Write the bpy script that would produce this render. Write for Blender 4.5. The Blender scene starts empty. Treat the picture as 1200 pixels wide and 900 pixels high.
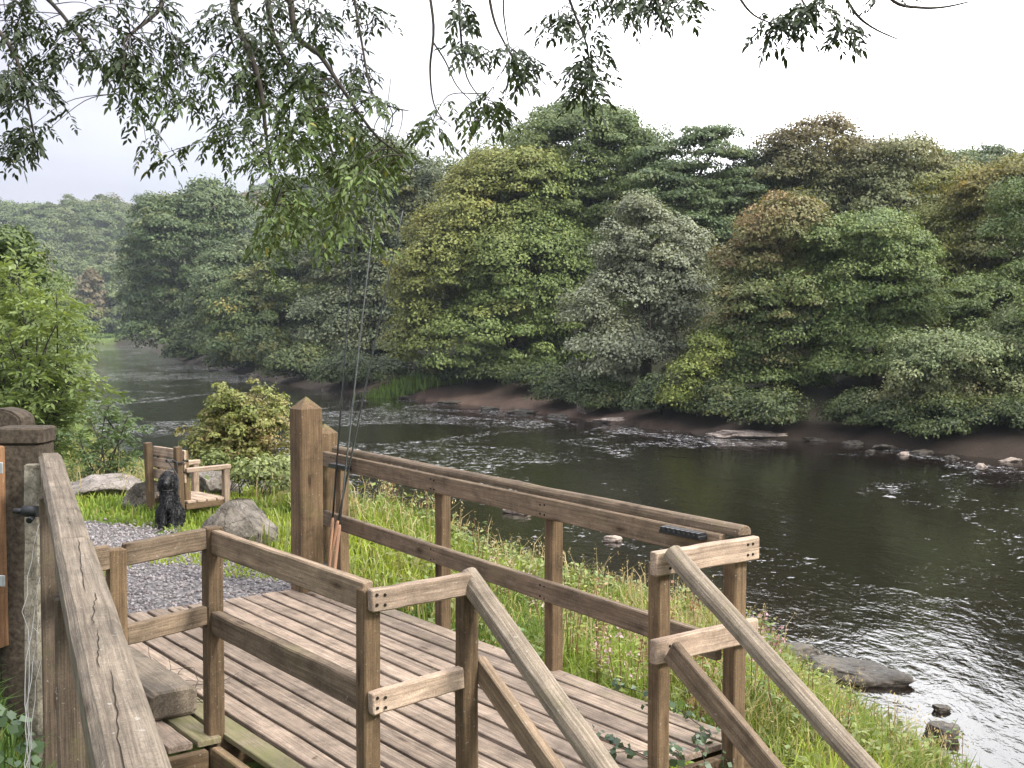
import bpy, bmesh, math, random
import numpy as np
from mathutils import Vector, Matrix

random.seed(7)
RNG = np.random.default_rng(11)
C = bpy.context.scene
COL = C.collection
WATER = -2.45

# ------------------------------------------------------------------ camera
FPX = 1370.0
CAMZ = 2.05
PITCH = math.atan(64.0 / FPX)
cam_d = bpy.data.cameras.new('camera')
cam_d.sensor_width = 36.0
cam_d.lens = FPX / 1200.0 * 36.0
cam_d.clip_start = 0.05
cam_d.clip_end = 4000
cam = bpy.data.objects.new('camera', cam_d)
COL.objects.link(cam)
cam.location = (0, 0, CAMZ)
cam.rotation_euler = (math.pi / 2 - PITCH, 0, 0)
C.camera = cam


def ray(px, py):
    a = (px - 600.0) / FPX
    b = (450.0 - py) / FPX
    f = Vector((0, math.cos(PITCH), -math.sin(PITCH)))
    u = Vector((0, math.sin(PITCH), math.cos(PITCH)))
    d = Vector((a, 0, 0)) + b * u + f
    return d / d.y


def at(px, py, Y):
    """surveyed point: bearing read off the photograph, at distance Y"""
    d = ray(px, py)
    return Vector((0, 0, CAMZ)) + d * Y


def atz(px, py, z):
    d = ray(px, py)
    return Vector((0, 0, CAMZ)) + d * ((z - CAMZ) / d.z)


# ------------------------------------------------------------------ object helpers
def tag(o, label=None, cat=None, group=None, kind=None):
    if label: o['label'] = label
    if cat: o['category'] = cat
    if group: o['group'] = group
    if kind: o['kind'] = kind
    return o


def empty(name, loc=(0, 0, 0), rz=0.0):
    o = bpy.data.objects.new(name, None)
    o.empty_display_size = 0.2
    o.location = loc
    o.rotation_euler = (0, 0, rz)
    COL.objects.link(o)
    return o


def link(name, me, mat=None, parent=None, loc=None):
    o = bpy.data.objects.new(name, me)
    COL.objects.link(o)
    if mat is not None and not me.materials:
        me.materials.append(mat)
    if parent is not None:
        o.parent = parent
    if loc is not None:
        o.location = loc
    return o


def np_mesh(name, V, F, smooth=False, facecol=None, ptcol=None):
    """V (n,3), F (m,k) all faces with k corners"""
    V = np.asarray(V, dtype=np.float32)
    F = np.asarray(F, dtype=np.int32)
    me = bpy.data.meshes.new(name)
    m, k = F.shape
    me.vertices.add(len(V))
    me.vertices.foreach_set('co', V.ravel())
    me.loops.add(m * k)
    me.loops.foreach_set('vertex_index', F.ravel())
    me.polygons.add(m)
    me.polygons.foreach_set('loop_start', np.arange(0, m * k, k, dtype=np.int32))
    if smooth:
        me.polygons.foreach_set('use_smooth', np.ones(m, dtype=bool))
    me.update(calc_edges=True)
    if facecol is not None:
        a = me.attributes.new('col', 'FLOAT_COLOR', 'FACE')
        c = np.ones((m, 4), dtype=np.float32)
        c[:, :3] = facecol
        a.data.foreach_set('color', c.ravel())
    if ptcol is not None:
        a = me.attributes.new('col', 'FLOAT_COLOR', 'POINT')
        c = np.ones((len(V), 4), dtype=np.float32)
        c[:, :3] = ptcol
        a.data.foreach_set('color', c.ravel())
    return me


# ------------------------------------------------------------------ materials
def new_mat(name):
    m = bpy.data.materials.new(name)
    m.use_nodes = True
    nt = m.node_tree
    nt.nodes.clear()
    out = nt.nodes.new('ShaderNodeOutputMaterial')
    return m, nt, out


def N(nt, typ, **kw):
    n = nt.nodes.new(typ)
    for k, v in kw.items():
        setattr(n, k, v)
    return n


def L(nt, a, b):
    nt.links.new(a, b)


def ramp(nt, pts):
    r = N(nt, 'ShaderNodeValToRGB')
    while len(r.color_ramp.elements) < len(pts):
        r.color_ramp.elements.new(0.5)
    for e, (p, c) in zip(r.color_ramp.elements, pts):
        e.position = p
        e.color = (c[0], c[1], c[2], 1)
    return r


def mixc(nt, mode, fac, a, b):
    n = N(nt, 'ShaderNodeMix', data_type='RGBA', blend_type=mode)
    for sock, v in ((n.inputs[0], fac), (n.inputs[6], a), (n.inputs[7], b)):
        if hasattr(v, 'is_output'):
            L(nt, v, sock)
        elif isinstance(v, (int, float)):
            sock.default_value = v
        else:
            sock.default_value = (v[0], v[1], v[2], 1)
    return n.outputs[2]


def mathn(nt, op, a, b=None):
    n = N(nt, 'ShaderNodeMath', operation=op)
    for s, v in ((n.inputs[0], a), (n.inputs[1], b)):
        if v is None: continue
        if hasattr(v, 'is_output'): L(nt, v, s)
        else: s.default_value = v
    return n.outputs[0]


def noise(nt, vec, scale, detail=4, rough=0.55, dist=0.0):
    n = N(nt, 'ShaderNodeTexNoise')
    n.inputs['Scale'].default_value = scale
    n.inputs['Detail'].default_value = detail
    n.inputs['Roughness'].default_value = rough
    n.inputs['Distortion'].default_value = dist
    if vec is not None: L(nt, vec, n.inputs['Vector'])
    return n


def mapping(nt, vec, scale=(1, 1, 1), rot=(0, 0, 0)):
    n = N(nt, 'ShaderNodeMapping')
    n.inputs['Scale'].default_value = scale
    n.inputs['Rotation'].default_value = rot
    L(nt, vec, n.inputs['Vector'])
    return n.outputs[0]


def leaf_mat(name, trans=0.35, rough=0.5, spec=0.3, tint=1.15):
    m, nt, out = new_mat(name)
    a = N(nt, 'ShaderNodeAttribute', attribute_name='col')
    p = N(nt, 'ShaderNodeBsdfPrincipled')
    p.inputs['Roughness'].default_value = rough
    p.inputs['Specular IOR Level'].default_value = spec
    L(nt, a.outputs['Color'], p.inputs['Base Color'])
    t = N(nt, 'ShaderNodeBsdfTranslucent')
    tc = mixc(nt, 'MULTIPLY', 1.0, a.outputs['Color'], (1.25 * tint, 1.2 * tint, 0.6 * tint))
    L(nt, tc, t.inputs['Color'])
    mx = N(nt, 'ShaderNodeMixShader')
    mx.inputs[0].default_value = trans
    L(nt, p.outputs[0], mx.inputs[1]); L(nt, t.outputs[0], mx.inputs[2])
    L(nt, mx.outputs[0], out.inputs[0])
    return m


def wood_mat(name, base, pale, dark, moss=0.0, grain=1.0, rough=0.85):
    """weathered timber; attribute gr = (along, across, depth) in metres; attribute col.r = per piece tone, col.g = moss"""
    m, nt, out = new_mat(name)
    g = N(nt, 'ShaderNodeAttribute', attribute_name='gr')
    pc = N(nt, 'ShaderNodeAttribute', attribute_name='col')
    sep = N(nt, 'ShaderNodeSeparateColor'); L(nt, pc.outputs['Color'], sep.inputs[0])
    vec = g.outputs['Vector']
    n1 = noise(nt, mapping(nt, vec, (1.6, 75, 75)), 1.0, 5, 0.6, 0.35)
    n2 = noise(nt, mapping(nt, vec, (9, 260, 260)), 1.0, 3, 0.6)
    n3 = noise(nt, mapping(nt, vec, (3.5, 16, 16)), 1.0, 7, 0.7)
    r1 = ramp(nt, [(0.20, dark), (0.5, base), (0.84, pale)])
    L(nt, n1.outputs['Fac'], r1.inputs[0])
    c = mixc(nt, 'MULTIPLY', 0.6, r1.outputs[0], ramp_out(nt, n2.outputs['Fac'], [(0.3, (0.55, 0.52, 0.5)), (0.65, (1.15, 1.13, 1.1))]))
    c = mixc(nt, 'MULTIPLY', 0.75, c, ramp_out(nt, n3.outputs['Fac'], [(0.3, (0.55, 0.53, 0.5)), (0.7, (1.25, 1.22, 1.2))]))
    geo0 = N(nt, 'ShaderNodeNewGeometry')
    n7 = noise(nt, geo0.outputs['Position'], 5.5, 7, 0.68, 0.3)
    c = mixc(nt, 'MULTIPLY', 0.85, c, ramp_out(nt, n7.outputs['Fac'], [(0.30, (0.50, 0.49, 0.47)), (0.48, (.95, .95, .94)), (0.70, (1.22, 1.2, 1.17))]))
    n8 = noise(nt, geo0.outputs['Position'], 160, 2, 0.5)
    c = mixc(nt, 'MULTIPLY', 0.5, c, ramp_out(nt, n8.outputs['Fac'], [(0.35, (.65, .64, .62)), (0.6, (1.15, 1.15, 1.15))]))
    # knots
    v = N(nt, 'ShaderNodeTexVoronoi'); v.inputs['Scale'].default_value = 1.0
    L(nt, mapping(nt, vec, (2.1, 8, 8)), v.inputs['Vector'])
    kn = ramp_out(nt, v.outputs['Distance'], [(0.06, (0.22, 0.17, 0.13)), (0.13, (0.8, .77, .75)), (.22, (1, 1, 1))])
    c = mixc(nt, 'MULTIPLY', 0.8, c, kn)
    # per piece tone
    tone = N(nt, 'ShaderNodeMapRange'); tone.inputs[3].default_value = 0.72; tone.inputs[4].default_value = 1.28
    L(nt, sep.outputs[0], tone.inputs[0])
    tv = N(nt, 'ShaderNodeCombineColor')
    for i in range(3): L(nt, tone.outputs[0], tv.inputs[i])
    c = mixc(nt, 'MULTIPLY', 1.0, c, tv.outputs[0])
    # moss / algae
    geo = N(nt, 'ShaderNodeNewGeometry')
    n4 = noise(nt, geo.outputs['Position'], 9, 6, 0.7)
    n5 = noise(nt, geo.outputs['Position'], 1.6, 3, 0.6)
    mk = mathn(nt, 'ADD', mathn(nt, 'MULTIPLY', n4.outputs['Fac'], 0.6), mathn(nt, 'MULTIPLY', n5.outputs['Fac'], 0.4))
    mk = mathn(nt, 'ADD', mk, mathn(nt, 'ADD', sep.outputs[1], moss))
    mr = N(nt, 'ShaderNodeMapRange'); mr.inputs[1].default_value = 0.62; mr.inputs[2].default_value = 0.95
    L(nt, mk, mr.inputs[0])
    c = mixc(nt, 'MIX', mathn(nt, 'MULTIPLY', mr.outputs[0], 0.8), c, (0.13, 0.135, 0.045))
    # pale lichen flecks
    n6 = noise(nt, geo.outputs['Position'], 60, 2, 0.5)
    fl = ramp_out(nt, n6.outputs['Fac'], [(0.68, (0, 0, 0)), (0.74, (1, 1, 1))])
    c = mixc(nt, 'MIX', mathn(nt, 'MULTIPLY', fl, 0.45), c, (0.34, 0.33, 0.29))
    p = N(nt, 'ShaderNodeBsdfPrincipled')
    p.inputs['Roughness'].default_value = rough
    p.inputs['Specular IOR Level'].default_value = 0.25
    L(nt, c, p.inputs['Base Color'])
    b = N(nt, 'ShaderNodeBump'); b.inputs['Strength'].default_value = 0.55; b.inputs['Distance'].default_value = 0.004 * grain
    hs = mathn(nt, 'ADD', n1.outputs['Fac'], mathn(nt, 'MULTIPLY', n2.outputs['Fac'], 0.5))
    L(nt, hs, b.inputs['Height']); L(nt, b.outputs[0], p.inputs['Normal'])
    L(nt, p.outputs[0], out.inputs[0])
    return m


def ramp_out(nt, fac, pts):
    r = ramp(nt, pts)
    L(nt, fac, r.inputs[0])
    return r.outputs[0]


def stone_mat(name, base, pale, dark, scale=3.0, bump=0.03, rough=0.9):
    m, nt, out = new_mat(name)
    geo = N(nt, 'ShaderNodeNewGeometry')
    pos = geo.outputs['Position']
    n1 = noise(nt, pos, scale, 8, 0.65, 0.3)
    n2 = noise(nt, pos, scale * 9, 5, 0.6)
    c = ramp_out(nt, n1.outputs['Fac'], [(0.32, dark), (0.5, base), (0.68, pale)])
    c = mixc(nt, 'MULTIPLY', 0.7, c, ramp_out(nt, n2.outputs['Fac'], [(0.3, (0.55, 0.55, 0.55)), (0.7, (1.3, 1.3, 1.3))]))
    v = N(nt, 'ShaderNodeTexVoronoi', feature='DISTANCE_TO_EDGE'); v.inputs['Scale'].default_value = scale * 1.1
    dn = noise(nt, pos, scale * 2, 4)
    wv = N(nt, 'ShaderNodeVectorMath', operation='MULTIPLY_ADD')
    L(nt, dn.outputs['Color'], wv.inputs[0]); wv.inputs[1].default_value = (0.5 / scale * 2,) * 3; L(nt, pos, wv.inputs[2])
    L(nt, wv.outputs[0], v.inputs['Vector'])
    cr = ramp_out(nt, v.outputs['Distance'], [(0.0, (0.35, 0.34, 0.33)), (0.05, (1, 1, 1))])
    c = mixc(nt, 'MULTIPLY', 0.7, c, cr)
    n3 = noise(nt, pos, scale * 4, 5, 0.7)
    li = ramp_out(nt, n3.outputs['Fac'], [(0.62, (0, 0, 0)), (0.68, (1, 1, 1))])
    c = mixc(nt, 'MIX', mathn(nt, 'MULTIPLY', li, 0.5), c, (0.36, 0.35, 0.29))
    p = N(nt, 'ShaderNodeBsdfPrincipled'); p.inputs['Roughness'].default_value = rough
    p.inputs['Specular IOR Level'].default_value = 0.3
    L(nt, c, p.inputs['Base Color'])
    b = N(nt, 'ShaderNodeBump'); b.inputs['Strength'].default_value = 0.8; b.inputs['Distance'].default_value = bump
    h = mathn(nt, 'ADD', n1.outputs['Fac'], mathn(nt, 'MULTIPLY', n2.outputs['Fac'], 0.3))
    h = mathn(nt, 'ADD', h, mathn(nt, 'MULTIPLY', cr, 0.2))
    L(nt, h, b.inputs['Height']); L(nt, b.outputs[0], p.inputs['Normal'])
    L(nt, p.outputs[0], out.inputs[0])
    return m


def plain_mat(name, col, rough=0.6, metal=0.0, spec=0.5, var=0.25, scale=25, bump=0.0):
    m, nt, out = new_mat(name)
    geo = N(nt, 'ShaderNodeNewGeometry')
    n1 = noise(nt, geo.outputs['Position'], scale, 5, 0.6)
    c = ramp_out(nt, n1.outputs['Fac'], [(0.3, [x * (1 - var) for x in col]), (0.7, [x * (1 + var) for x in col])])
    p = N(nt, 'ShaderNodeBsdfPrincipled')
    p.inputs['Roughness'].default_value = rough
    p.inputs['Metallic'].default_value = metal
    p.inputs['Specular IOR Level'].default_value = spec
    L(nt, c, p.inputs['Base Color'])
    if bump:
        b = N(nt, 'ShaderNodeBump'); b.inputs['Distance'].default_value = bump; b.inputs['Strength'].default_value = 0.7
        L(nt, n1.outputs['Fac'], b.inputs['Height']); L(nt, b.outputs[0], p.inputs['Normal'])
    L(nt, p.outputs[0], out.inputs[0])
    return m


def bark_mat(name, base):
    return plain_mat(name, base, 0.9, 0, 0.2, 0.45, 9, 0.02)


M_LEAF = leaf_mat('foliage_leaf', 0.20, 0.5, 0.3)
M_LEAF_GLOSS = leaf_mat('glossy_leaf', 0.15, 0.35, 0.5)
M_ASH = leaf_mat('ash_leaf', 0.15, 0.5, 0.3)
M_ASH2 = leaf_mat('young_leaf', 0.35, 0.5, 0.3)
M_GRASS = leaf_mat('grass_blade', 0.35, 0.6, 0.2)
M_BARK = bark_mat('bark', (0.055, 0.045, 0.035))
M_TWIG = bark_mat('twig_bark', (0.045, 0.038, 0.032))
M_STEM = plain_mat('red_stem', (0.16, 0.06, 0.04), 0.7)
M_DECK = wood_mat('deck_board', (0.25, 0.198, 0.158), (0.40, 0.335, 0.28), (0.095, 0.073, 0.057))
M_POST = wood_mat('brown_timber', (0.142, 0.098, 0.058), (0.215, 0.156, 0.098), (0.07, 0.048, 0.03))
M_RAIL = wood_mat('grey_brown_timber', (0.195, 0.148, 0.105), (0.31, 0.245, 0.18), (0.085, 0.062, 0.043), 0.03)
M_OLD = wood_mat('old_grey_timber', (0.172, 0.145, 0.115), (0.285, 0.25, 0.205), (0.07, 0.056, 0.043), 0.03, 1.6)
M_DARKOLD = wood_mat('dark_old_timber', (0.085, 0.066, 0.05), (0.15, 0.122, 0.095), (0.035, 0.027, 0.02), 0.05, 1.5)
M_GATE = wood_mat('gate_timber', (0.30, 0.175, 0.095), (0.40, 0.26, 0.16), (0.16, 0.085, 0.045), -0.1)
M_BENCH = wood_mat('bench_timber', (0.36, 0.28, 0.22), (0.50, 0.42, 0.34), (0.17, 0.12, 0.09), -0.05)
M_CRACK = plain_mat('crack_timber', (0.02, 0.016, 0.012), 0.95, 0, 0.1)
M_ROCK = stone_mat('grey_rock', (0.125, 0.108, 0.090), (0.21, 0.188, 0.162), (0.05, 0.044, 0.036), 4.5, 0.05)
M_SLAB = stone_mat('pale_slab', (0.19, 0.165, 0.145), (0.28, 0.25, 0.225), (0.09, 0.077, 0.067), 4.0, 0.05)
M_WETROCK = stone_mat('wet_rock', (0.05, 0.041, 0.031), (0.10, 0.083, 0.06), (0.02, 0.017, 0.013), 2.5, 0.05, 0.55)
M_FARROCK = stone_mat('far_rock', (0.27, 0.22, 0.185), (0.40, 0.345, 0.30), (0.13, 0.105, 0.09), 1.2, 0.05)
M_DSTONE = stone_mat('dark_weathered_stone', (0.075, 0.064, 0.052), (0.135, 0.12, 0.098), (0.03, 0.026, 0.021), 8, 0.012)
M_MOSSPOST = plain_mat('weathered_post', (0.060, 0.048, 0.036), 0.95, 0, .15, .55, 38, .006)
M_CONC = stone_mat('lichen_concrete', (0.185, 0.165, 0.125), (0.30, 0.275, 0.22), (0.09, 0.08, 0.06), 9, 0.008)
M_BLACK = plain_mat('black_plastic', (0.015, 0.016, 0.018), 0.4)
M_ROD = plain_mat('rod_black', (0.018, 0.02, 0.022), 0.25)
M_RODG = plain_mat('rod_grey_green', (0.05, 0.058, 0.053), 0.45)
M_CORK = plain_mat('cork', (0.42, 0.24, 0.15), 0.8, 0, 0.3, 0.2, 120)
M_WIRE = plain_mat('galvanised_wire', (0.34, 0.33, 0.31), 0.4, 0.7)
M_ZINC = plain_mat('galvanised_steel', (0.48, 0.5, 0.52), 0.45, 0.6)
M_STRAP = plain_mat('webbing', (0.02, 0.018, 0.018), 0.8)


# ------------------------------------------------------------------ timber builder
class Timber:
    """collects worn timber sections; one mesh object per part"""

    def __init__(self):
        self.v = []; self.f = []; self.g = []; self.c = []

    def bar(self, p0, p1, w, h, up=(0, 0, 1), cham=0.006, seg=6, wob=0.0007, tone=None, moss=0.0, profile=None, top=None):
        p0 = Vector(p0); p1 = Vector(p1)
        d = p1 - p0; ln = d.length; d.normalize()
        up = Vector(up)
        side = d.cross(up).normalized()
        up = side.cross(d).normalized()
        c = min(cham, w * .3, h * .3)
        if profile is None:
            a, b = w / 2, h / 2
            prof = [(-a + c, -b), (a - c, -b), (a, -b + c), (a, b - c), (a - c, b), (-a + c, b), (-a, b - c), (-a, -b + c)]
        else:
            prof = profile
        k = len(prof)
        base = len(self.v)
        tone = random.random() if tone is None else tone
        off = Vector((random.uniform(0, 40), random.uniform(0, 40), random.uniform(0, 40)))
        rings = [0.0] + [i / seg for i in range(seg + 1)] + [1.0]
        e = min(c * 0.8, ln * .1)
        ts = [0.0, e / ln] + [i / seg for i in range(1, seg)] + [1 - e / ln, 1.0]
        for j, t in enumerate(ts):
            endr = j == 0 or j == len(ts) - 1
            ox, oy = random.gauss(0, wob), random.gauss(0, wob)
            for (x, y) in prof:
                sx = x * (1 - 2 * e / max(w, .01)) if endr else x
                sy = y * (1 - 2 * e / max(h, .01)) if endr else y
                jx, jy = random.gauss(0, wob * .5), random.gauss(0, wob * .5)
                p = p0 + d * (t * ln) + side * (sx + ox + jx) + up * (sy + oy + jy)
                self.v.append(p)
                self.g.append(Vector((t * ln, x, y)) + off)
                self.c.append((tone, moss, 0))
        for j in range(len(ts) - 1):
            for i in range(k):
                a0 = base + j * k + i; a1 = base + j * k + (i + 1) % k
                self.f.append((a0, a1, a1 + k, a0 + k))
        self.f.append(tuple(base + i for i in reversed(range(k))))
        if top is None:
            self.f.append(tuple(base + (len(ts) - 1) * k + i for i in range(k)))
        else:   # pyramid top
            ap = len(self.v)
            self.v.append(p1 + d * top); self.g.append(Vector((ln + top, 0, 0)) + off); self.c.append((tone, moss + .25, 0))
            b0 = base + (len(ts) - 1) * k
            for i in range(k):
                self.f.append((b0 + i, b0 + (i + 1) % k, ap))
        return self

    def build(self, name, mat, parent=None, smooth=False):
        inv = None
        me = bpy.data.meshes.new(name)
        off = parent_world(parent)
        me.from_pydata([off @ v for v in self.v], [], self.f)
        a = me.attributes.new('gr', 'FLOAT_VECTOR', 'POINT')
        a.data.foreach_set('vector', np.array(self.g, dtype=np.float32).ravel())
        a = me.attributes.new('col', 'FLOAT_COLOR', 'POINT')
        a.data.foreach_set('color', np.array([(c[0], c[1], c[2], 1) for c in self.c], dtype=np.float32).ravel())
        return link(name, me, mat, parent)


def parent_world(parent):
    """matrix taking world coordinates into the parent's local space (parents here are unscaled)"""
    m = Matrix.Identity(4)
    chain = []
    while parent is not None:
        chain.append(parent); parent = parent.parent
    for p in reversed(chain):
        m = m @ (Matrix.Translation(p.location) @ p.rotation_euler.to_matrix().to_4x4())
    return m.inverted()


def tube_data(pts, radii, n=6):
    """(V,F) of a tapered tube through points"""
    pts = [Vector(p) for p in pts]
    V = []; F = []
    prev = None
    for i, p in enumerate(pts):
        t = (pts[min(i + 1, len(pts) - 1)] - pts[max(i - 1, 0)])
        if t.length < 1e-9: t = Vector((0, 0, 1))
        t.normalize()
        if prev is None:
            a = t.cross(Vector((0.13, 0.41, 0.9)))
            if a.length < 1e-3: a = t.cross(Vector((1, 0, 0)))
        else:
            a = prev - t * prev.dot(t)
        a.normalize(); prev = a
        b = t.cross(a)
        for k in range(n):
            q = 2 * math.pi * k / n
            V.append(p + (a * math.cos(q) + b * math.sin(q)) * radii[i])
    for i in range(len(pts) - 1):
        for k in range(n):
            F.append((i * n + k, i * n + (k + 1) % n, (i + 1) * n + (k + 1) % n, (i + 1) * n + k))
    return V, F


class Tubes:
    def __init__(self): self.v = []; self.f = []

    def add(self, pts, r0, r1=None, n=6, radii=None):
        r1 = r0 if r1 is None else r1
        m = len(pts)
        radii = radii or [r0 + (r1 - r0) * i / max(1, m - 1) for i in range(m)]
        V, F = tube_data(pts, radii, n)
        o = len(self.v)
        self.v += V; self.f += [tuple(o + i for i in f) for f in F]
        self.f.append(tuple(o + i for i in reversed(range(n))))
        self.f.append(tuple(o + (m - 1) * n + i for i in range(n)))
        return self

    def build(self, name, mat, parent=None, local=False):
        me = bpy.data.meshes.new(name)
        w = Matrix.Identity(4) if local else parent_world(parent)
        me.from_pydata([w @ Vector(v) for v in self.v], [], self.f)
        me.polygons.foreach_set('use_smooth', [len(p.vertices) == 4 for p in me.polygons])
        return link(name, me, mat, parent)


def smooth_path(pts, n=6):
    pts = [Vector(p) for p in pts]
    out = []
    for i in range(len(pts) - 1):
        p0 = pts[max(i - 1, 0)]; p1 = pts[i]; p2 = pts[i + 1]; p3 = pts[min(i + 2, len(pts) - 1)]
        for k in range(n):
            t = k / n
            out.append(0.5 * ((2 * p1) + (p2 - p0) * t + (2 * p0 - 5 * p1 + 4 * p2 - p3) * t * t + (3 * p1 - p0 - 3 * p2 + p3) * t ** 3))
    out.append(pts[-1])
    return out


# ------------------------------------------------------------------ terrain
NEAR = np.array([(9, -60), (7.2, -5), (6.2, 3), (4.9, 8), (4.0, 11.6), (3.75, 13.4), (3.8, 15.0), (2.9, 16.2), (1.3, 17.7), (-1.1, 19.4),
                 (-3.2, 22.5), (-6.0, 26.5), (-9.0, 32), (-14.0, 42), (-20.5, 56), (-34, 92), (-52, 142), (-80, 220), (-118, 325)], float)
FAR = np.array([(60, -60), (34, 10), (22, 33), (17.5, 40), (13.4, 46), (8.6, 49), (4.1, 56.6), (0, 65), (-7.2, 76), (-16, 89), (-25, 112),
                (-38, 142), (-54, 184), (-74, 240), (-98, 325)], float)
POLY = np.vstack([NEAR, FAR[::-1]])


def seg_dist(x, y, poly):
    d = np.full(x.shape, 1e9)
    for (ax, ay), (bx, by) in zip(poly[:-1], poly[1:]):
        vx, vy = bx - ax, by - ay
        t = np.clip(((x - ax) * vx + (y - ay) * vy) / (vx * vx + vy * vy), 0, 1)
        d = np.minimum(d, np.hypot(x - ax - t * vx, y - ay - t * vy))
    return d


def in_poly(x, y, poly):
    r = np.zeros(x.shape, bool)
    n = len(poly)
    for i in range(n):
        ax, ay = poly[i]; bx, by = poly[(i + 1) % n]
        if ay == by: continue
        c = ((ay > y) != (by > y)) & (x < (bx - ax) * (y - ay) / (by - ay) + ax)
        r ^= c
    return r


def sstep(a, b, x):
    t = np.clip((x - a) / (b - a), 0, 1)
    return t * t * (3 - 2 * t)


def vnoise(x, y, s, seed=0):
    x = x * s; y = y * s
    xi = np.floor(x).astype(np.int64); yi = np.floor(y).astype(np.int64)
    fx = x - xi; fy = y - yi
    fx = fx * fx * (3 - 2 * fx); fy = fy * fy * (3 - 2 * fy)

    def h(a, b):
        n = (a * 374761393 + b * 668265263 + seed * 69069) & 0xffffffff
        n = ((n ^ (n >> 13)) * 1274126177) & 0xffffffff
        return ((n ^ (n >> 16)) & 0xffff) / 65535.0
    return (h(xi, yi) * (1 - fx) + h(xi + 1, yi) * fx) * (1 - fy) + (h(xi, yi + 1) * (1 - fx) + h(xi + 1, yi + 1) * fx) * fy


# deck frame: u along the boards (towards the stairs), v across, towards the river
A0 = Vector((-0.596, 8.16, 0)); U = Vector((0.6, -0.8, 0)); Vv = Vector((0.8, 0.6, 0))


def D(t, s, z=0.0):
    return A0 + U * t + Vv * s + Vector((0, 0, z))


def deck_ts(x, y):
    rx, ry = x - A0.x, y - A0.y
    return rx * U.x + ry * U.y, rx * Vv.x + ry * Vv.y


FE0 = np.array((-2.50, 6.2)); FE1 = np.array((0.23, 0.0))


def fence_side(x, y):
    dx, dy = FE1 - FE0
    ln = math.hypot(dx, dy)
    return -((x - FE0[0]) * (-dy) + (y - FE0[1]) * dx) / ln * 1.0   # >0 on the camera's (left) side


GRAVEL = np.array([(-2.5, 6.45), (-2.05, 6.5), (-0.95, 9.2), (-1.75, 9.75), (-2.25, 10.6), (-2.8, 11.1), (-3.15, 11.6), (-3.85, 12.35), (-4.7, 12.8), (-5.7, 12.9),
                   (-7.5, 12.5), (-8.5, 10.5), (-6.0, 8.6), (-3.6, 7.2)], float)


def shore(x, y):
    dn = seg_dist(x, y, NEAR); df = seg_dist(x, y, FAR)
    ins = in_poly(x, y, POLY)
    return dn, df, ins


def terrain(x, y):
    x = np.asarray(x, float); y = np.asarray(y, float)
    dn, df, ins = shore(x, y)
    near = dn < df
    zn = np.interp(dn, [0, .5, 1.4, 3, 5, 8, 12, 30, 60, 150], [-2.47, -2.05, -1.6, -1.05, -.58, -.22, -.08, 0.2, 1.0, 6])
    zf = np.interp(df, [0, .8, 2.5, 5, 10, 30, 60, 200], [-2.47, -2.2, -1.7, -1.0, .4, 4.5, 8, 14])
    zi = WATER - 0.02 - np.minimum(1.3, .4 * np.minimum(dn, df))
    z = np.where(ins, zi, np.where(near, zn, zf))
    n = (vnoise(x, y, .35, 1) - .5) * .30 + (vnoise(x, y, 1.1, 2) - .5) * .14 + (vnoise(x, y, 3.1, 3) - .5) * .05
    amp = np.where(ins, .5, np.where(near, sstep(0.2, 3, dn), 1.5 + sstep(2, 20, df) * 2))
    t, s = deck_ts(x, y)
    g = in_poly(x, y, GRAVEL)
    flat = np.maximum(sstep(-3.6, -2.2, -np.abs(t) - 0 * s) * 0, 0)
    amp = np.where((y < 14) & (y > 6) & near, amp * .45, amp)
    z = z + n * amp
    z = np.where(g, np.where(~ins, -.075 + n * .12, z), z)
    kp = sstep(4.6, 2.6, np.hypot(x + 4.3, y - 12.3)) * (~ins) * near
    z = z * (1 - kp) + np.maximum(z, -.07 + n * .15) * kp
    # camera side of the fence stands higher
    fs = fence_side(x, y)
    k = sstep(-.25, .55, fs) * sstep(8.6, 6.4, y)
    z = np.where(near & ~ins, z * (1 - k) + (0.27 + n * .2) * k, z)
    # under and beside the deck
    dk = sstep(-1.5, -1.3, t) * sstep(3.9, 3.1, t) * np.where(t < .15, sstep(-2.3, -2.1, s), sstep(-3.2, -2.8, s)) * sstep(.75, .15, s) * (1 - k)
    z = np.where(near & ~ins, np.minimum(z, z * (1 - dk) + (-.36 + n * .15) * dk), z)
    # far hill that closes the valley
    z = z + 44 * sstep(335, 520, y + 0.15 * x) * np.where(ins, 0, 1)
    return z


def tz(x, y):
    return float(terrain(np.array([x]), np.array([y]))[0])


def axis(parts):
    out = []
    for a, b, st in parts:
        n = max(1, int(round((b - a) / st)))
        out += list(np.linspace(a, b, n, endpoint=False))
    out.append(parts[-1][1])
    return np.array(out)


xs = axis([(-1400, -300, 60), (-300, -120, 12), (-120, -40, 2.5), (-40, -12, .8), (-12, 8, .17), (8, 30, .7), (30, 80, 3), (80, 300, 20), (300, 1400, 80)])
ys = axis([(-120, -20, 10), (-20, -2, 1), (-2, 26, .17), (26, 60, .5), (60, 130, 1.2), (130, 360, 5), (360, 700, 14), (700, 2000, 100)])
GX, GY = np.meshgrid(xs, ys)
GZ = terrain(GX.ravel(), GY.ravel())
Vt = np.stack([GX.ravel(), GY.ravel(), GZ], 1)
nx, ny = len(xs), len(ys)
ii = np.arange(nx * (ny - 1)).reshape(ny - 1, nx)[:, :-1].ravel()
Ft = np.stack([ii, ii + 1, ii + 1 + nx, ii + nx], 1)
dn, df, ins = shore(GX.ravel(), GY.ravel())
soil = np.array((.022, .024, .013)); turf = np.array((.09, .13, .03)); mud = np.array((.034, .025, .019)); bed = np.array((.03, .024, .017))
dmin = np.minimum(dn, df)
near = dn < df
kk = sstep(0.2, np.where(near, 1.2, 6.5), dmin)[:, None]
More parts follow.
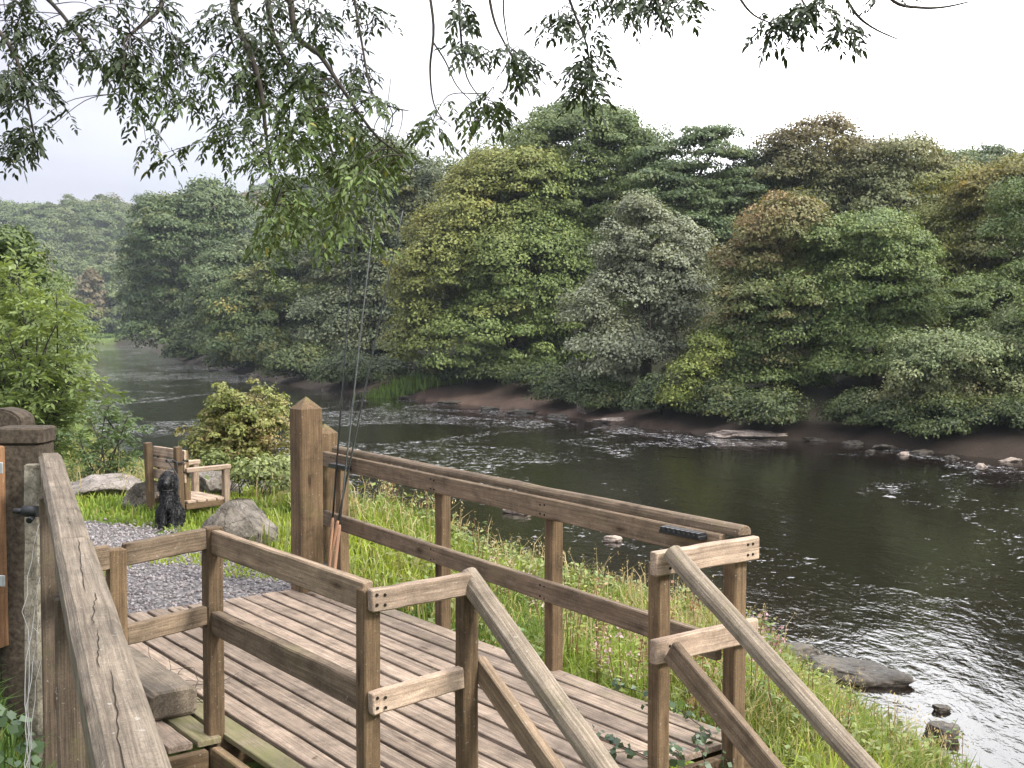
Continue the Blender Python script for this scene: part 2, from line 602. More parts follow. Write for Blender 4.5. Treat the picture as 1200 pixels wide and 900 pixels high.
redd = (sstep(-16, -9, GX.ravel()) * sstep(8.5, 3, GX.ravel()))[:, None]
mud = mud * (1 - redd) + np.array((.088, .060, .046)) * redd  # outside the reddish stretch the mud is darkened to stand in for shade
cc = mud * (1 - kk) + np.where(near[:, None], turf, soil) * kk
cc = np.where(ins[:, None], bed, cc)
cc = cc * (.75 + .5 * vnoise(GX.ravel(), GY.ravel(), 2.3, 9))[:, None]
m, nt, out = new_mat('earth')
a = N(nt, 'ShaderNodeAttribute', attribute_name='col')
geo = N(nt, 'ShaderNodeNewGeometry')
nn = noise(nt, geo.outputs['Position'], 14, 8, .7)
c = mixc(nt, 'MULTIPLY', .8, a.outputs['Color'], ramp_out(nt, nn.outputs['Fac'], [(.3, (.45, .45, .45)), (.7, (1.4, 1.35, 1.3))]))
p = N(nt, 'ShaderNodeBsdfPrincipled'); p.inputs['Roughness'].default_value = .95; p.inputs['Specular IOR Level'].default_value = .15
L(nt, c, p.inputs['Base Color'])
b = N(nt, 'ShaderNodeBump'); b.inputs['Distance'].default_value = .05; b.inputs['Strength'].default_value = .8
L(nt, nn.outputs['Fac'], b.inputs['Height']); L(nt, b.outputs[0], p.inputs['Normal'])
L(nt, p.outputs[0], out.inputs[0])
M_EARTH = m
ground = link('ground', np_mesh('ground', Vt, Ft, True, ptcol=cc), M_EARTH)
tag(ground, 'grassy near bank and brown earth far bank of the river', 'ground', kind='structure')

# gravel path sheet following the ground
gx = np.arange(-8.6, -.8, .12); gy = np.arange(7.0, 13.0, .12)
PX, PY = np.meshgrid(gx, gy)
f = []
n0 = len(gx)
inside = in_poly(PX.ravel(), PY.ravel(), GRAVEL)
for j in range(len(gy) - 1):
    for i in range(n0 - 1):
        q = (j * n0 + i, j * n0 + i + 1, (j + 1) * n0 + i + 1, (j + 1) * n0 + i)
        if all(inside[k] for k in q): f.append(q)
PZ = terrain(PX.ravel(), PY.ravel()) + .012
m, nt, out = new_mat('gravel_bed')
geo = N(nt, 'ShaderNodeNewGeometry')
v = N(nt, 'ShaderNodeTexVoronoi'); v.inputs['Scale'].default_value = 38
L(nt, geo.outputs['Position'], v.inputs['Vector'])
c = mixc(nt, 'MULTIPLY', 1.0, ramp_out(nt, v.outputs['Color'], [(.1, (.07, .063, .064)), (.6, (.16, .146, .146)), (.9, (.27, .25, .245))]),
         ramp_out(nt, v.outputs['Distance'], [(.25, (1, 1, 1)), (.75, (.3, .28, .27))]))
p = N(nt, 'ShaderNodeBsdfPrincipled'); p.inputs['Roughness'].default_value = .85
L(nt, c, p.inputs['Base Color'])
b = N(nt, 'ShaderNodeBump'); b.inputs['Distance'].default_value = .012; b.invert = True
L(nt, v.outputs['Distance'], b.inputs['Height']); L(nt, b.outputs[0], p.inputs['Normal'])
L(nt, p.outputs[0], out.inputs[0])
path = link('gravel_path', np_mesh('gravel_path', np.stack([PX.ravel(), PY.ravel(), PZ], 1), f, True), m)
tag(path, 'grey gravel path leading from the deck past the bench', 'path', kind='structure')

# loose chippings
ng = 15000
qx = RNG.uniform(-5.8, -.9, ng); qy = RNG.uniform(7.2, 13.0, ng)
keep = in_poly(qx, qy, GRAVEL) | ((vnoise(qx, qy, 2, 5) > .62) & (seg_dist(qx, qy, np.vstack([GRAVEL, GRAVEL[:1]])) < .22))
tq, sq = deck_ts(qx, qy)
keep &= ~((tq > -1.4) & (sq > np.where(tq < .2, -2.14, -2.75)) & (sq < .1))
qx, qy = qx[keep], qy[keep]
ng = len(qx)
qz = terrain(qx, qy) + .014
r = RNG.uniform(.008, .024, ng)
octv = np.array([(1, 0, 0), (0, 1, 0), (-1, 0, 0), (0, -1, 0), (0, 0, .8), (0, 0, -.6)])
octf = np.array([(0, 1, 4), (1, 2, 4), (2, 3, 4), (3, 0, 4), (1, 0, 5), (2, 1, 5), (3, 2, 5), (0, 3, 5)])
th = RNG.uniform(0, 6.28, ng)
jit = RNG.uniform(.55, 1.35, (ng, 6, 1)) * octv[None]
rot = np.stack([np.stack([np.cos(th), -np.sin(th), 0 * th], 1), np.stack([np.sin(th), np.cos(th), 0 * th], 1), np.stack([0 * th, 0 * th, 1 + 0 * th], 1)], 1)
tilt = RNG.normal(0, .35, (ng, 2))
P6 = np.einsum('nij,nkj->nki', rot, jit) * r[:, None, None]
P6[:, :, 2] += P6[:, :, 0] * tilt[:, :1] + P6[:, :, 1] * tilt[:, 1:]
P6 += np.stack([qx, qy, qz], 1)[:, None]
Fg = (octf[None] + (np.arange(ng) * 6)[:, None, None]).reshape(-1, 3)
gcol = np.repeat((np.array((.165, .150, .150))[None] * RNG.uniform(.4, 1.75, (ng, 1)) + RNG.uniform(0, .02, (ng, 3)) * np.array((1, .6, .5))), 8, 0)
m, nt, out = new_mat('chipping')
a = N(nt, 'ShaderNodeAttribute', attribute_name='col')
p = N(nt, 'ShaderNodeBsdfPrincipled'); p.inputs['Roughness'].default_value = .8
L(nt, a.outputs['Color'], p.inputs['Base Color']); L(nt, p.outputs[0], out.inputs[0])
M_CHIP = m
g = link('gravel', np_mesh('gravel', P6.reshape(-1, 3), Fg, False, gcol), M_CHIP)
tag(g, 'loose grey stone chippings on the path', 'gravel', kind='stuff')

# ------------------------------------------------------------------ river
m, nt, out = new_mat('river_water')
geo = N(nt, 'ShaderNodeNewGeometry'); pos = geo.outputs['Position']
# wave heights (metres): broad swell, ripples, fine chop. The stretched axis runs along the flow
flow = mapping(nt, pos, (1.0, .55, 1.0), (0, 0, .55))
w1 = noise(nt, flow, .55, 3, .5, .6)
w2 = noise(nt, flow, 2.6, 4, .55, .5)
w3 = noise(nt, flow, 9.0, 3, .5, .3)
amp = ramp_out(nt, noise(nt, mapping(nt, pos, (.05, .05, .05)), 1.0, 3, .5, .5).outputs['Fac'], [(.35, (.45, .45, .45)), (.65, (1.1, 1.1, 1.1))])
h = mathn(nt, 'ADD', mathn(nt, 'MULTIPLY', w1.outputs['Fac'], .045), mathn(nt, 'MULTIPLY', w2.outputs['Fac'], .022))
h = mathn(nt, 'ADD', h, mathn(nt, 'MULTIPLY', w3.outputs['Fac'], .009))
h = mathn(nt, 'MULTIPLY', h, amp)
b = N(nt, 'ShaderNodeBump'); b.inputs['Strength'].default_value = 1.0; b.inputs['Distance'].default_value = 1.0
L(nt, h, b.inputs['Height'])
# floating foam flecks, gathered in drifting curls
warp = noise(nt, mapping(nt, pos, (.10, .10, .10)), 1.0, 3, .5)
wv = N(nt, 'ShaderNodeVectorMath', operation='MULTIPLY_ADD')
L(nt, warp.outputs['Color'], wv.inputs[0]); wv.inputs[1].default_value = (22, 22, 0); L(nt, pos, wv.inputs[2])
curl = noise(nt, mapping(nt, wv.outputs[0], (.16, .055, 1), (0, 0, .75)), 1.0, 4, .6, .8)
lanes = ramp_out(nt, curl.outputs['Fac'], [(.45, (0, 0, 0)), (.52, (.7, .7, .7)), (.58, (1, 1, 1)), (.70, (.35, .35, .35))])
vo = N(nt, 'ShaderNodeTexVoronoi'); vo.inputs['Scale'].default_value = 5.2
dv = noise(nt, pos, 5, 3)
wv2 = N(nt, 'ShaderNodeVectorMath', operation='MULTIPLY_ADD')
L(nt, dv.outputs['Color'], wv2.inputs[0]); wv2.inputs[1].default_value = (.3, .3, 0); L(nt, pos, wv2.inputs[2])
L(nt, wv2.outputs[0], vo.inputs['Vector'])
sp_ = N(nt, 'ShaderNodeSeparateXYZ'); L(nt, pos, sp_.inputs[0])
mid = N(nt, 'ShaderNodeMapRange'); mid.inputs[1].default_value = 19; mid.inputs[2].default_value = 27; mid.inputs[3].default_value = .35
L(nt, sp_.outputs['Y'], mid.inputs[0])
lanes2 = mathn(nt, 'MULTIPLY', lanes, mid.outputs[0])
fl1 = noise(nt, mapping(nt, pos, (4.2, 6.5, 1), (0, 0, .3)), 1.0, 5, .62, .5)
fl2 = noise(nt, mapping(nt, pos, (11, 15, 1), (0, 0, .3)), 1.0, 3, .55, .3)
fsum = mathn(nt, 'ADD', mathn(nt, 'MULTIPLY', fl1.outputs['Fac'], .62), mathn(nt, 'MULTIPLY', fl2.outputs['Fac'], .38))
fsum = mathn(nt, 'ADD', fsum, mathn(nt, 'MULTIPLY', lanes2, .132))
fr = N(nt, 'ShaderNodeMapRange'); fr.inputs[1].default_value = .665; fr.inputs[2].default_value = .72
L(nt, fsum, fr.inputs[0])
foam_fac = mathn(nt, 'MULTIPLY', fr.outputs[0], .55)
p = N(nt, 'ShaderNodeBsdfPrincipled')
p.inputs['Base Color'].default_value = (.007, .0048, .0035, 1)
p.inputs['Roughness'].default_value = .06
p.inputs['IOR'].default_value = 1.42
L(nt, b.outputs[0], p.inputs['Normal'])
d = N(nt, 'ShaderNodeBsdfDiffuse'); d.inputs['Color'].default_value = (.62, .62, .64, 1)
mx = N(nt, 'ShaderNodeMixShader')
L(nt, foam_fac, mx.inputs[0]); L(nt, p.outputs[0], mx.inputs[1]); L(nt, d.outputs[0], mx.inputs[2])
L(nt, mx.outputs[0], out.inputs[0])
M_WATER = m
rv = np.array([(-260, -40, WATER), (90, -40, WATER), (90, 420, WATER), (-260, 420, WATER)])
river = link('river', np_mesh('river', rv, [(0, 1, 2, 3)]), M_WATER)
tag(river, 'dark peaty river with ripples and drifting foam flecks', 'river', kind='structure')


# ------------------------------------------------------------------ foliage builders
def leaves_np(cent, normal, size, aspect, rng, elong=None):
    """kite shaped leaf faces. cent,normal (n,3); size (n,)"""
    n = len(cent)
    normal = normal / (np.linalg.norm(normal, axis=1, keepdims=True) + 1e-9)
    if elong is None:
        elong = rng.normal(size=(n, 3))
    t = elong - normal * np.sum(elong * normal, 1, keepdims=True)
    t /= np.linalg.norm(t, axis=1, keepdims=True) + 1e-9
    b = np.cross(normal, t)
    s = size[:, None]
    w = s * aspect * .5
    V = np.empty((n, 4, 3))
    V[:, 0] = cent - t * s * .5
    V[:, 1] = cent + b * w - t * s * .05 + normal * s * .08
    V[:, 2] = cent + t * s * .5
    V[:, 3] = cent - b * w - t * s * .05 + normal * s * .08
    F = (np.arange(n) * 4)[:, None] + np.arange(4)[None]
    return V.reshape(-1, 3), F


def crown_np(rng, lobes, clump_r, n_clump, per, leaf, cols, accent=None, acc_amt=0.0, flat=.74, acc_dir=None, gap=0.0, droop=0.0, loose=False, sub=0):
    """lobes: (cx,cy,cz,rx,ry,rz) relative to the tree base. returns V,F,facecol"""
    lobes = np.array(lobes, float)
    if sub:      # boughs that stand out of the main masses
        ex = []
        for L_ in lobes:
            for q in range(sub):
                v = rng.normal(size=3); v /= np.linalg.norm(v)
                if v[2] < -.3: v[2] *= -.6
                k_ = rng.uniform(.30, .48)
                ex.append(np.concatenate([L_[:3] + v * L_[3:] * rng.uniform(.68, .88), L_[3:] * k_ * np.array((1.1, 1.1, .9))]))
        lobes = np.vstack([lobes * np.array((1, 1, 1, .92, .92, .92)), np.array(ex)])
    area = (lobes[:, 3] * lobes[:, 5])
    pr = area / area.sum()
    which = rng.choice(len(lobes), n_clump * 3, p=pr)
    d = rng.normal(size=(n_clump * 3, 3))
    d /= np.linalg.norm(d, axis=1, keepdims=True)
    d[:, 2] = np.where(d[:, 2] < -.8, -d[:, 2], d[:, 2])
    rad = rng.uniform(.70, 1.0, n_clump * 3) ** .7
    rad = np.where(rng.random(n_clump * 3) < .12, rng.uniform(.3, .7, n_clump * 3), rad)
    if loose: rad = rng.uniform(.15, 1.25, n_clump * 3)
    lc = lobes[which]
    pos = lc[:, :3] + d * lc[:, 3:] * rad[:, None]
    keep = np.ones(len(pos), bool)
    for L_ in ([] if loose else lobes):      # drop clumps buried in another lobe
        q = (pos - L_[:3]) / L_[3:]
        keep &= ~(np.sum(q * q, 1) < .36)
    keep &= pos[:, 2] > .4
    pos, d = pos[keep][:n_clump], d[keep][:n_clump]
    nc = len(pos)
    cr = clump_r * rng.uniform(.55, 1.45, nc)
    k = nc * per
    ci = np.repeat(np.arange(nc), per)
    e = rng.normal(size=(k, 3)); e /= np.linalg.norm(e, axis=1, keepdims=True)
    low = e[:, 2] < -.25
    e[low, 2] *= -rng.random(low.sum())
    rr = rng.uniform(.45, 1.0, k) ** .6
    stretch = np.array((1.1, 1.1, flat))
    stray = rng.random(k) < .10
    rr[stray] *= rng.uniform(1.0, 1.45, stray.sum())
    off = e * stretch * (cr[ci] * rr)[:, None]
    off[:, 2] -= droop * np.hypot(off[:, 0], off[:, 1]) * .5
    P = pos[ci] + off
    nrm = e * .75 + d[ci] * .35 + np.array((0, 0, .35)) + rng.normal(size=(k, 3)) * .42
    V, F = leaves_np(P, nrm, leaf * rng.uniform(.6, 1.35, k), .62, rng)
    c0, c1 = np.array(cols[0]), np.array(cols[1])
    cm = np.clip(rng.normal(.5, .28, nc)[ci] + rng.normal(0, .22, k), 0, 1)[:, None]
    col = c0 * (1 - cm) + c1 * cm
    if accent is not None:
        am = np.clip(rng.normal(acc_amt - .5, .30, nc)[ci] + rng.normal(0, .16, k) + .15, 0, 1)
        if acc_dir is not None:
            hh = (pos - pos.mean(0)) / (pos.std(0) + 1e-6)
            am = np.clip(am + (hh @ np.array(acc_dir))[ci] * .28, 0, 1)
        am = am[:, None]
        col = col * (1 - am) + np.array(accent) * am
    col *= rng.uniform(.8, 1.2, (k, 1))
    return V, F, col, pos



def compound(LB, LD, LS, rach, size, rng, pairs=5, width=.20, droop=.28):
    """ash-like compound leaves: paired leaflets along a drooping stalk, each leaflet folded along its midrib"""
    nl = len(LB)
    up = np.array((0, 0, 1.0))
    sd = np.cross(LD, up) + rng.normal(0, .3, (nl, 3)); sd /= np.linalg.norm(sd, axis=1, keepdims=True)
    nr = np.cross(sd, LD)
    bases, dirs, norms, sizes = [], [], [], []
    for k in range(pairs):
        for sg in (-1, 1):
            t_ = .28 + .62 * k / (pairs - 1)
            bb = LB + LD * (LS * rach * t_)[:, None] + np.array((0, 0, -1)) * (LS * rach * .3 * t_ * t_)[:, None]
            d_ = LD * .60 + sd * sg * .80 + np.array((0, 0, -droop)) + rng.normal(0, .2, (nl, 3))
            bases.append(bb); dirs.append(d_); norms.append(nr + rng.normal(0, .45, (nl, 3)) + sd * sg * .25); sizes.append(LS * size * (1 - .10 * abs(k - 2)) * rng.uniform(.7, 1.25, nl))
    bases.append(LB + LD * (LS * rach * .95)[:, None] + np.array((0, 0, -1)) * (LS * rach * .28)[:, None]); dirs.append(LD + np.array((0, 0, -droop))); norms.append(nr); sizes.append(LS * size * 1.1)
    bs = np.vstack(bases); di = np.vstack(dirs); di /= np.linalg.norm(di, axis=1, keepdims=True); no_ = np.vstack(norms); sz = np.concatenate(sizes)[:, None]
    keepl = rng.random(len(bs)) < .93
    bs, di, no_, sz = bs[keepl], di[keepl], no_[keepl], sz[keepl]
    no_ = no_ - di * np.sum(no_ * di, 1, keepdims=True); no_ /= np.linalg.norm(no_, axis=1, keepdims=True)
    bi = np.cross(no_, di)
    nL = len(bs)
    V = np.empty((nL, 6, 3))
    w_ = sz * width
    dz = np.array((0, 0, -1.0)) * rng.uniform(0, 2.2, (nL, 1))
    V[:, 0] = bs
    V[:, 1] = bs + di * sz * .35 + bi * w_ + no_ * sz * .05
    V[:, 2] = bs + di * sz * .70 + bi * w_ * .75 + no_ * sz * .02 + dz * sz * .05
    V[:, 3] = bs + di * sz + dz * sz * .14
    V[:, 4] = bs + di * sz * .70 - bi * w_ * .75 + no_ * sz * .02 + dz * sz * .05
    V[:, 5] = bs + di * sz * .35 - bi * w_ + no_ * sz * .05
    F = (np.arange(nL) * 6)[:, None, None] + np.array([(0, 1, 2, 3), (0, 3, 4, 5)])[None]
    return V, F, nL


def wispy(name, label, cat, foot, tips, size, rach, cols, seed, twig_n=9, per=6, spread=.5, r0=.03):
    """young open-grown tree: slender stems, side twigs, compound leaves"""
    rnd = random.Random(seed); rng = np.random.default_rng(seed)
    root = empty(name, foot); tag(root, label, cat)
    st = Tubes(); B, Dd, S = [], [], []
    for tip in tips:
        tip = Vector(tip) - foot
        b_ = Vector((rnd.gauss(0, .15), rnd.gauss(0, .15), -.2))
        mid = b_.lerp(tip, .55) + Vector((rnd.gauss(0, .12), rnd.gauss(0, .12), .1 * tip.length))
        sp = smooth_path([b_, mid, tip], 8)
        st.add(sp, r0, .006, 6)
        for q in range(twig_n):
            t_ = rnd.uniform(.18, 1.0)
            o_ = sp[int(t_ * (len(sp) - 1))]
            an = rnd.uniform(0, 6.28)
            ln = spread * rnd.uniform(.4, 1.1) * (1.25 - .8 * t_)
            e_ = o_ + Vector((math.cos(an) * ln, math.sin(an) * ln, ln * rnd.uniform(-.1, .8)))
            tw = smooth_path([o_, o_.lerp(e_, .5) + Vector((0, 0, .15 * ln)), e_], 4)
            st.add(tw, .007, .003, 4)
            for j in range(per):
                p_ = tw[rnd.randrange(len(tw) // 3, len(tw))]
                a2 = rnd.uniform(0, 6.28)
                dv = Vector((math.cos(a2), math.sin(a2), rnd.uniform(-.35, .75))) + (e_ - o_).normalized() * .5
                B.append(p_[:]); Dd.append(dv.normalized()[:]); S.append(rnd.uniform(.7, 1.2))
    st.build('trunk', M_TWIG, root, True)
    V, F, n_ = compound(np.array(B), np.array(Dd), np.array(S), rach, size, rng, 4, .19, .2)
    c_ = rng.random((n_, 1)) * .6 + .4 * np.clip((V[:, 0, 2:3] / max(V[:, 0, 2].max(), .1)), 0, 1)
    col = np.array(cols[0]) * (1 - c_) + np.array(cols[1]) * c_
    link('crown', np_mesh('crown', V.reshape(-1, 3), F.reshape(-1, 4), False, np.repeat(col, 2, 0)), M_ASH2, root)
    return root




def make_tree(name, label, cat, base, lobes, trunk_r, cols, clump_r=.9, n_clump=150, per=130, leaf=.30, accent=None, acc_amt=.3, acc_dir=None,
              group=None, seed=0, stems=1, flat=.74, mat=None, droop=0.0, limbs=10, loose=False, sub=0, warm=(1.0, 1.0, .88)):
    rng = np.random.default_rng(seed + 100)
    root = empty(name, base)
    tag(root, label, cat, group)
    V, F, col, pos = crown_np(rng, lobes, clump_r, n_clump, per, leaf, cols, accent, acc_amt, flat, acc_dir, droop=droop, loose=loose, sub=sub)
    col = col * np.array(warm)
    cr = link('crown', np_mesh('crown', V, F, False, col), mat or M_LEAF, root)
    tb = Tubes()
    lob = np.array(lobes)
    top = lob[np.argmax(lob[:, 2])]
    rnd = random.Random(seed)
    for s in range(stems):
        bx, by = (0, 0) if stems == 1 else (rnd.uniform(-.5, .5), rnd.uniform(-.5, .5))
        tip = Vector((top[0] * .8 + rnd.uniform(-.3, .3), top[1] * .8, top[2] + top[5] * .3))
        pts = [Vector((bx, by, -.6))]
        for i in range(1, 7):
            t = i / 6
            pts.append(Vector((bx * (1 - t), by * (1 - t), 0)) + Vector((tip.x * t * t, tip.y * t * t, tip.z * t)) + Vector((rnd.uniform(-1, 1), rnd.uniform(-1, 1), 0)) * .12 * tip.z * .1)
        tb.add(smooth_path(pts, 3), trunk_r, trunk_r * .18, 8)
        sp = smooth_path(pts, 3)
        for q in range(limbs):
            tgt = Vector(pos[rnd.randrange(len(pos))])
            st = sp[rnd.randrange(4, len(sp) - 3)]
            mid = (st + tgt) / 2 + Vector((0, 0, (tgt - st).length * .12))
            tb.add(smooth_path([st, mid, tgt], 4), trunk_r * .38, trunk_r * .07, 5)
    tb.build('trunk', M_BARK, root, True)
    return root

# ------------------------------------------------------------------ timber deck
deck = empty('timber_deck', D(1, -1, 0))
tag(deck, 'weathered timber platform of long boards beside the river', 'deck')
tb = Timber()
s = -.07
i = 0
while s > -2.68:
    t1 = 2.95 if s > -2.15 else 1.36
    mo = .34 if -2.2 < s < -2.0 else (.12 if s > -.35 else .0)
    t0 = -1.47 if s > -2.15 else .2 + (-2.15 - s) * 1.1
    tb.bar(D(t0 + random.uniform(-.012, .012), s, -.016 + random.uniform(-.0015, .0015)), D(t1 + random.uniform(-.008, .008), s, -.016 + random.uniform(-.0015, .0015)),
           .124, .032, cham=.004, seg=10, wob=.0012, moss=mo - (.02 if s < -.35 else 0))
    s -= .15
    i += 1
tb.build('decking', M_DECK, deck)
tb = Timber(); tb.bar(D(1.39, -2.15, -.125), D(2.97, -2.15, -.125), .05, .18, moss=.1); tb.build('edge_beam', M_POST, deck)
tb = Timber(); tb.bar(D(1.40, -2.72, -.125), D(1.40, -2.20, -.125), .05, .18, moss=.05); tb.build('edge_beam', M_POST, deck)
tb = Timber(); tb.bar(D(2.995, -2.12, -.13), D(2.995, -.02, -.13), .05, .19, moss=.0); tb.build('edge_beam', M_POST, deck)
tb = Timber(); tb.bar(D(-1.5, -.0, -.13), D(2.96, -.0, -.13), .05, .19, moss=.1); tb.build('edge_beam', M_POST, deck)
for t in (-1.3, .0, 1.3, 2.6):
    tb = Timber(); tb.bar(D(t, -2.1, -.11), D(t, -.04, -.11), .06, .15); tb.build('joist', M_POST, deck)
# steps going down from the far right corner of the deck
for k in range(4):
    tb = Timber()
    tb.bar(D(3.17 + .27 * k, -1.60, -.165 - .17 * k), D(3.17 + .27 * k, -.72, -.165 - .17 * k), .26, .045, moss=.05)
    tb.build('step_tread', M_DECK, deck)
for s in (-1.64, -.68):
    tb = Timber(); tb.bar(D(3.0, s, -.17), D(4.25, s, -.96), .045, .22); tb.build('stair_stringer', M_POST, deck)
# short upright blocks that close the corner beside the steps
for q, (s0, h) in enumerate(((-.585, -.02), (-.43, -.05), (-.27, -.09))):
    tb = Timber(); tb.bar(D(3.06, s0, -.75), D(3.06, s0, h), .13, .07, up=U, moss=.06); tb.build('edge_block', M_RAIL, deck)


def post(root, p, top, size=.10, bottom=-.75, name='post', mat=None, moss=0.0, tone=None, pyr=None):
    b = Timber()
    b.bar((p.x, p.y, bottom), (p.x, p.y, top), size, size, up=U, cham=.006, seg=7, wob=.001, moss=moss, tone=tone, top=pyr)
    return b.build(name, mat or M_POST, root)


def rail(root, p0, p1, w, h, name='rail', mat=None, moss=0.0, profile=None, seg=9, cham=.006, wob=.0008):
    b = Timber(); b.bar(p0, p1, w, h, cham=cham, seg=seg, wob=wob, moss=moss, profile=profile)
    return b.build(name, mat or M_RAIL, root)


def dprof(w, h, n=7):
    """rounded-top handrail section"""
    pr = [(-w / 2, -h / 2), (w / 2, -h / 2)]
    for k in range(n + 1):
        q = math.pi * k / n
        pr.append((w / 2 * math.cos(q), -h / 2 + h * .35 + h * .65 * math.sin(q)))
    return pr


def sr(t):
    return .06 - .075 * t


rr_ = empty('river_railing', D(0, .05, 0))
tag(rr_, 'long brown railing with rounded handrail along the river side of the deck', 'railing')
for t in (-1.6, .09, 1.45):
    post(rr_, D(t, sr(t) + .019), .97, .083, moss=.02)
P858 = D(3.045, -.19); P777 = D(3.05, -.70)
post(rr_, P858, .98, .082); post(rr_, P777, .99, .075)
rail(rr_, D(-1.80, sr(-1.75) - .045, .975), D(2.96, sr(2.96) - .02, .985), .045, .125, moss=.04)
rail(rr_, D(-1.80, sr(-1.75) - .045, .485), D(2.96, sr(2.96) - .045, .49), .045, .125, moss=.04)
rail(rr_, D(-1.70, sr(-1.6) + .02, 1.064), D(3.06, sr(3.06) + .03, 1.076), .085, .05, 'handrail', moss=.06, profile=dprof(.085, .05), seg=14, wob=.0012)
rail(rr_, D(3.112, -.80, 1.0), D(3.112, -.115, 1.0), .045, .11, mat=M_BENCH)
rail(rr_, D(3.112, -.80, .60), D(3.112, -.115, .60), .045, .11, mat=M_BENCH)
def screws(root, spots, nrm):
    bm = bmesh.new()
    w = parent_world(root)
    for p_ in spots:
        q = Vector(nrm).normalized()
        m_ = Matrix.Translation(w @ (Vector(p_) + q * .0015)) @ q.to_track_quat('Z', 'Y').to_matrix().to_4x4()
        bmesh.ops.create_cone(bm, cap_ends=True, segments=8, radius1=.007, radius2=.006, depth=.004, matrix=m_)
    me = bpy.data.meshes.new('screw'); bm.to_mesh(me); bm.free()
    o = link('screw', me, M_CRACK, root); o['kind'] = 'stuff'
    return o


sl = -.64
rs = []
for t in (-1.6, .09, 1.45):
    for dt_ in (-.02, .022):
        for zz_ in (.45, .515, .945, 1.005):
            rs.append(D(t + dt_, sr(t) - .045 - .0235, zz_ + random.uniform(-.006, .006)))
screws(rr_, rs, -Vv)
rs = []
for zz_ in (.575, .62, .975, 1.025):
    for s_ in (-.165, -.20, -.68, -.715):
        rs.append(D(3.112 + .0235, s_, zz_))
screws(rr_, rs, U)
rail(rr_, D(3.17, -.735, 1.065), D(3.17 + 1.75, -.735, 1.065 + sl * 1.75), .085, .06, 'stair_handrail', M_OLD, profile=dprof(.09, .065), seg=12, wob=.001, moss=.03)
rail(rr_, D(3.175, -.745, .615), D(3.175 + 1.75, -.745, .615 + sl * 1.75), .045, .11, 'stair_rail', moss=.02)
post(rr_, D(4.75, -.66), .15, bottom=-1.6)


def comb(root, c, ln):
    b = Timber()
    n = int(ln / .034)
    b.bar(c - U * ln / 2 + Vector((0, 0, -.014)), c + U * ln / 2 + Vector((0, 0, -.014)), .06, .02, cham=.003, wob=0, seg=2)
    for k in range(n):
        q = c - U * (ln / 2) + U * (ln * (k + .5) / n)
        b.bar(q - Vv * .03, q + Vv * .03, ln / n * .62, .022, cham=.002, wob=0, seg=1)
    return b.build('rod_rest', M_BLACK, root)


comb(rr_, D(-1.36, sr(-1.36) - .115, .965), .28)
comb(rr_, D(2.73, sr(2.73) - .085, 1.035), .28)

lr = empty('path_railing', D(2, -2.1, 0))
tag(lr, 'low brown railing round the near corner of the deck with a sloping stair handrail', 'railing')
P1, P2, P3, P4 = Vector((-1.865, 5.46, 0)), Vector((-1.515, 5.86, 0)), Vector((-.575, 4.61, 0)), Vector((-.19, 4.86, 0))
post(lr, P1, 1.02, .078, bottom=-.5); post(lr, P2, 1.055, .083, bottom=-.62); post(lr, P3, 1.02, .074); post(lr, P4, .985, .074)
e12 = (P2 - P1).normalized(); e23 = (P3 - P2).normalized(); e34 = (P4 - P3).normalized()
Z = lambda p, z: Vector((p.x, p.y, z))
rail(lr, Z(P1 - e12 * .26, .985), Z(P1 - e12 * .04, .985), .045, .115)
rail(lr, Z(P1 + e12 * .041, .985), Z(P2 - e12 * .043, 1.0), .045, .105)
rail(lr, Z(P1 + e12 * .041, .60), Z(P2 - e12 * .043, .612), .045, .095)
n23 = Vector((e23.y, -e23.x, 0))
rail(lr, Z(P2 + e23 * .042, .985), Z(P3 + e23 * .01 - n23 * 0, .99), .045, .12)
rail(lr, Z(P2 + e23 * .042, .575), Z(P3 - e23 * .039, .585), .055, .115, moss=.05)
n34 = Vector((e34.y, -e34.x, 0))
rail(lr, Z(P3 + n34 * .061 - e34 * .02, .985), Z(P4 + n34 * .061 - e34 * .02, 1.0), .045, .09, mat=M_BENCH)
rail(lr, Z(P3 + n34 * .061 - e34 * .02, .575), Z(P4 + n34 * .02 - e34 * .038, .60), .045, .09, mat=M_BENCH)
rs = []
for zz_ in (.56, .60, .97, 1.01):
    rs += [Z(P3 + n34 * (.061 + .0235) + e34 * .0, zz_), Z(P3 + n34 * (.061 + .0235) + e34 * .035, zz_ - .004)]
screws(lr, rs, n34)
h0 = P4 + U * .02 - Vv * .01
rail(lr, Z(h0, 1.035), h0 + U * 1.8 + Vector((0, 0, 1.035 + sl * 1.8)), .09, .065, 'stair_handrail', M_OLD, profile=dprof(.095, .07), seg=12, wob=.001, moss=.04)
h1 = P4 + Vv * .059
rail(lr, Z(h1, .63), h1 + U * 1.8 + Vector((0, 0, .63 - .60 * 1.8)), .045, .10, 'stair_rail')
post(lr, D(4.7, -1.72), .15, bottom=-1.6)

# tall square gateposts at the far end of the deck
p = empty('square_post', (-1.615, 9.15, 0)); tag(p, 'tall square timber post with pyramid top at the deck end, nearer of the pair', 'post')
b = Timber(); b.bar((-1.615, 9.15, -.5), (-1.615, 9.15, 1.44), .195, .195, up=U, cham=.012, seg=7, wob=.0015, tone=.62, moss=.04, top=.085); b.build('shaft', M_POST, p)
p = empty('square_post', (-1.585, 9.76, 0)); tag(p, 'shorter square post behind the tall one, carrying the end of the river railing', 'post')
b = Timber(); b.bar((-1.575, 9.80, -.5), (-1.575, 9.80, 1.19), .17, .17, up=U, cham=.012, seg=7, wob=.0015, tone=.55, moss=.10, top=.07); b.build('shaft', M_POST, p)

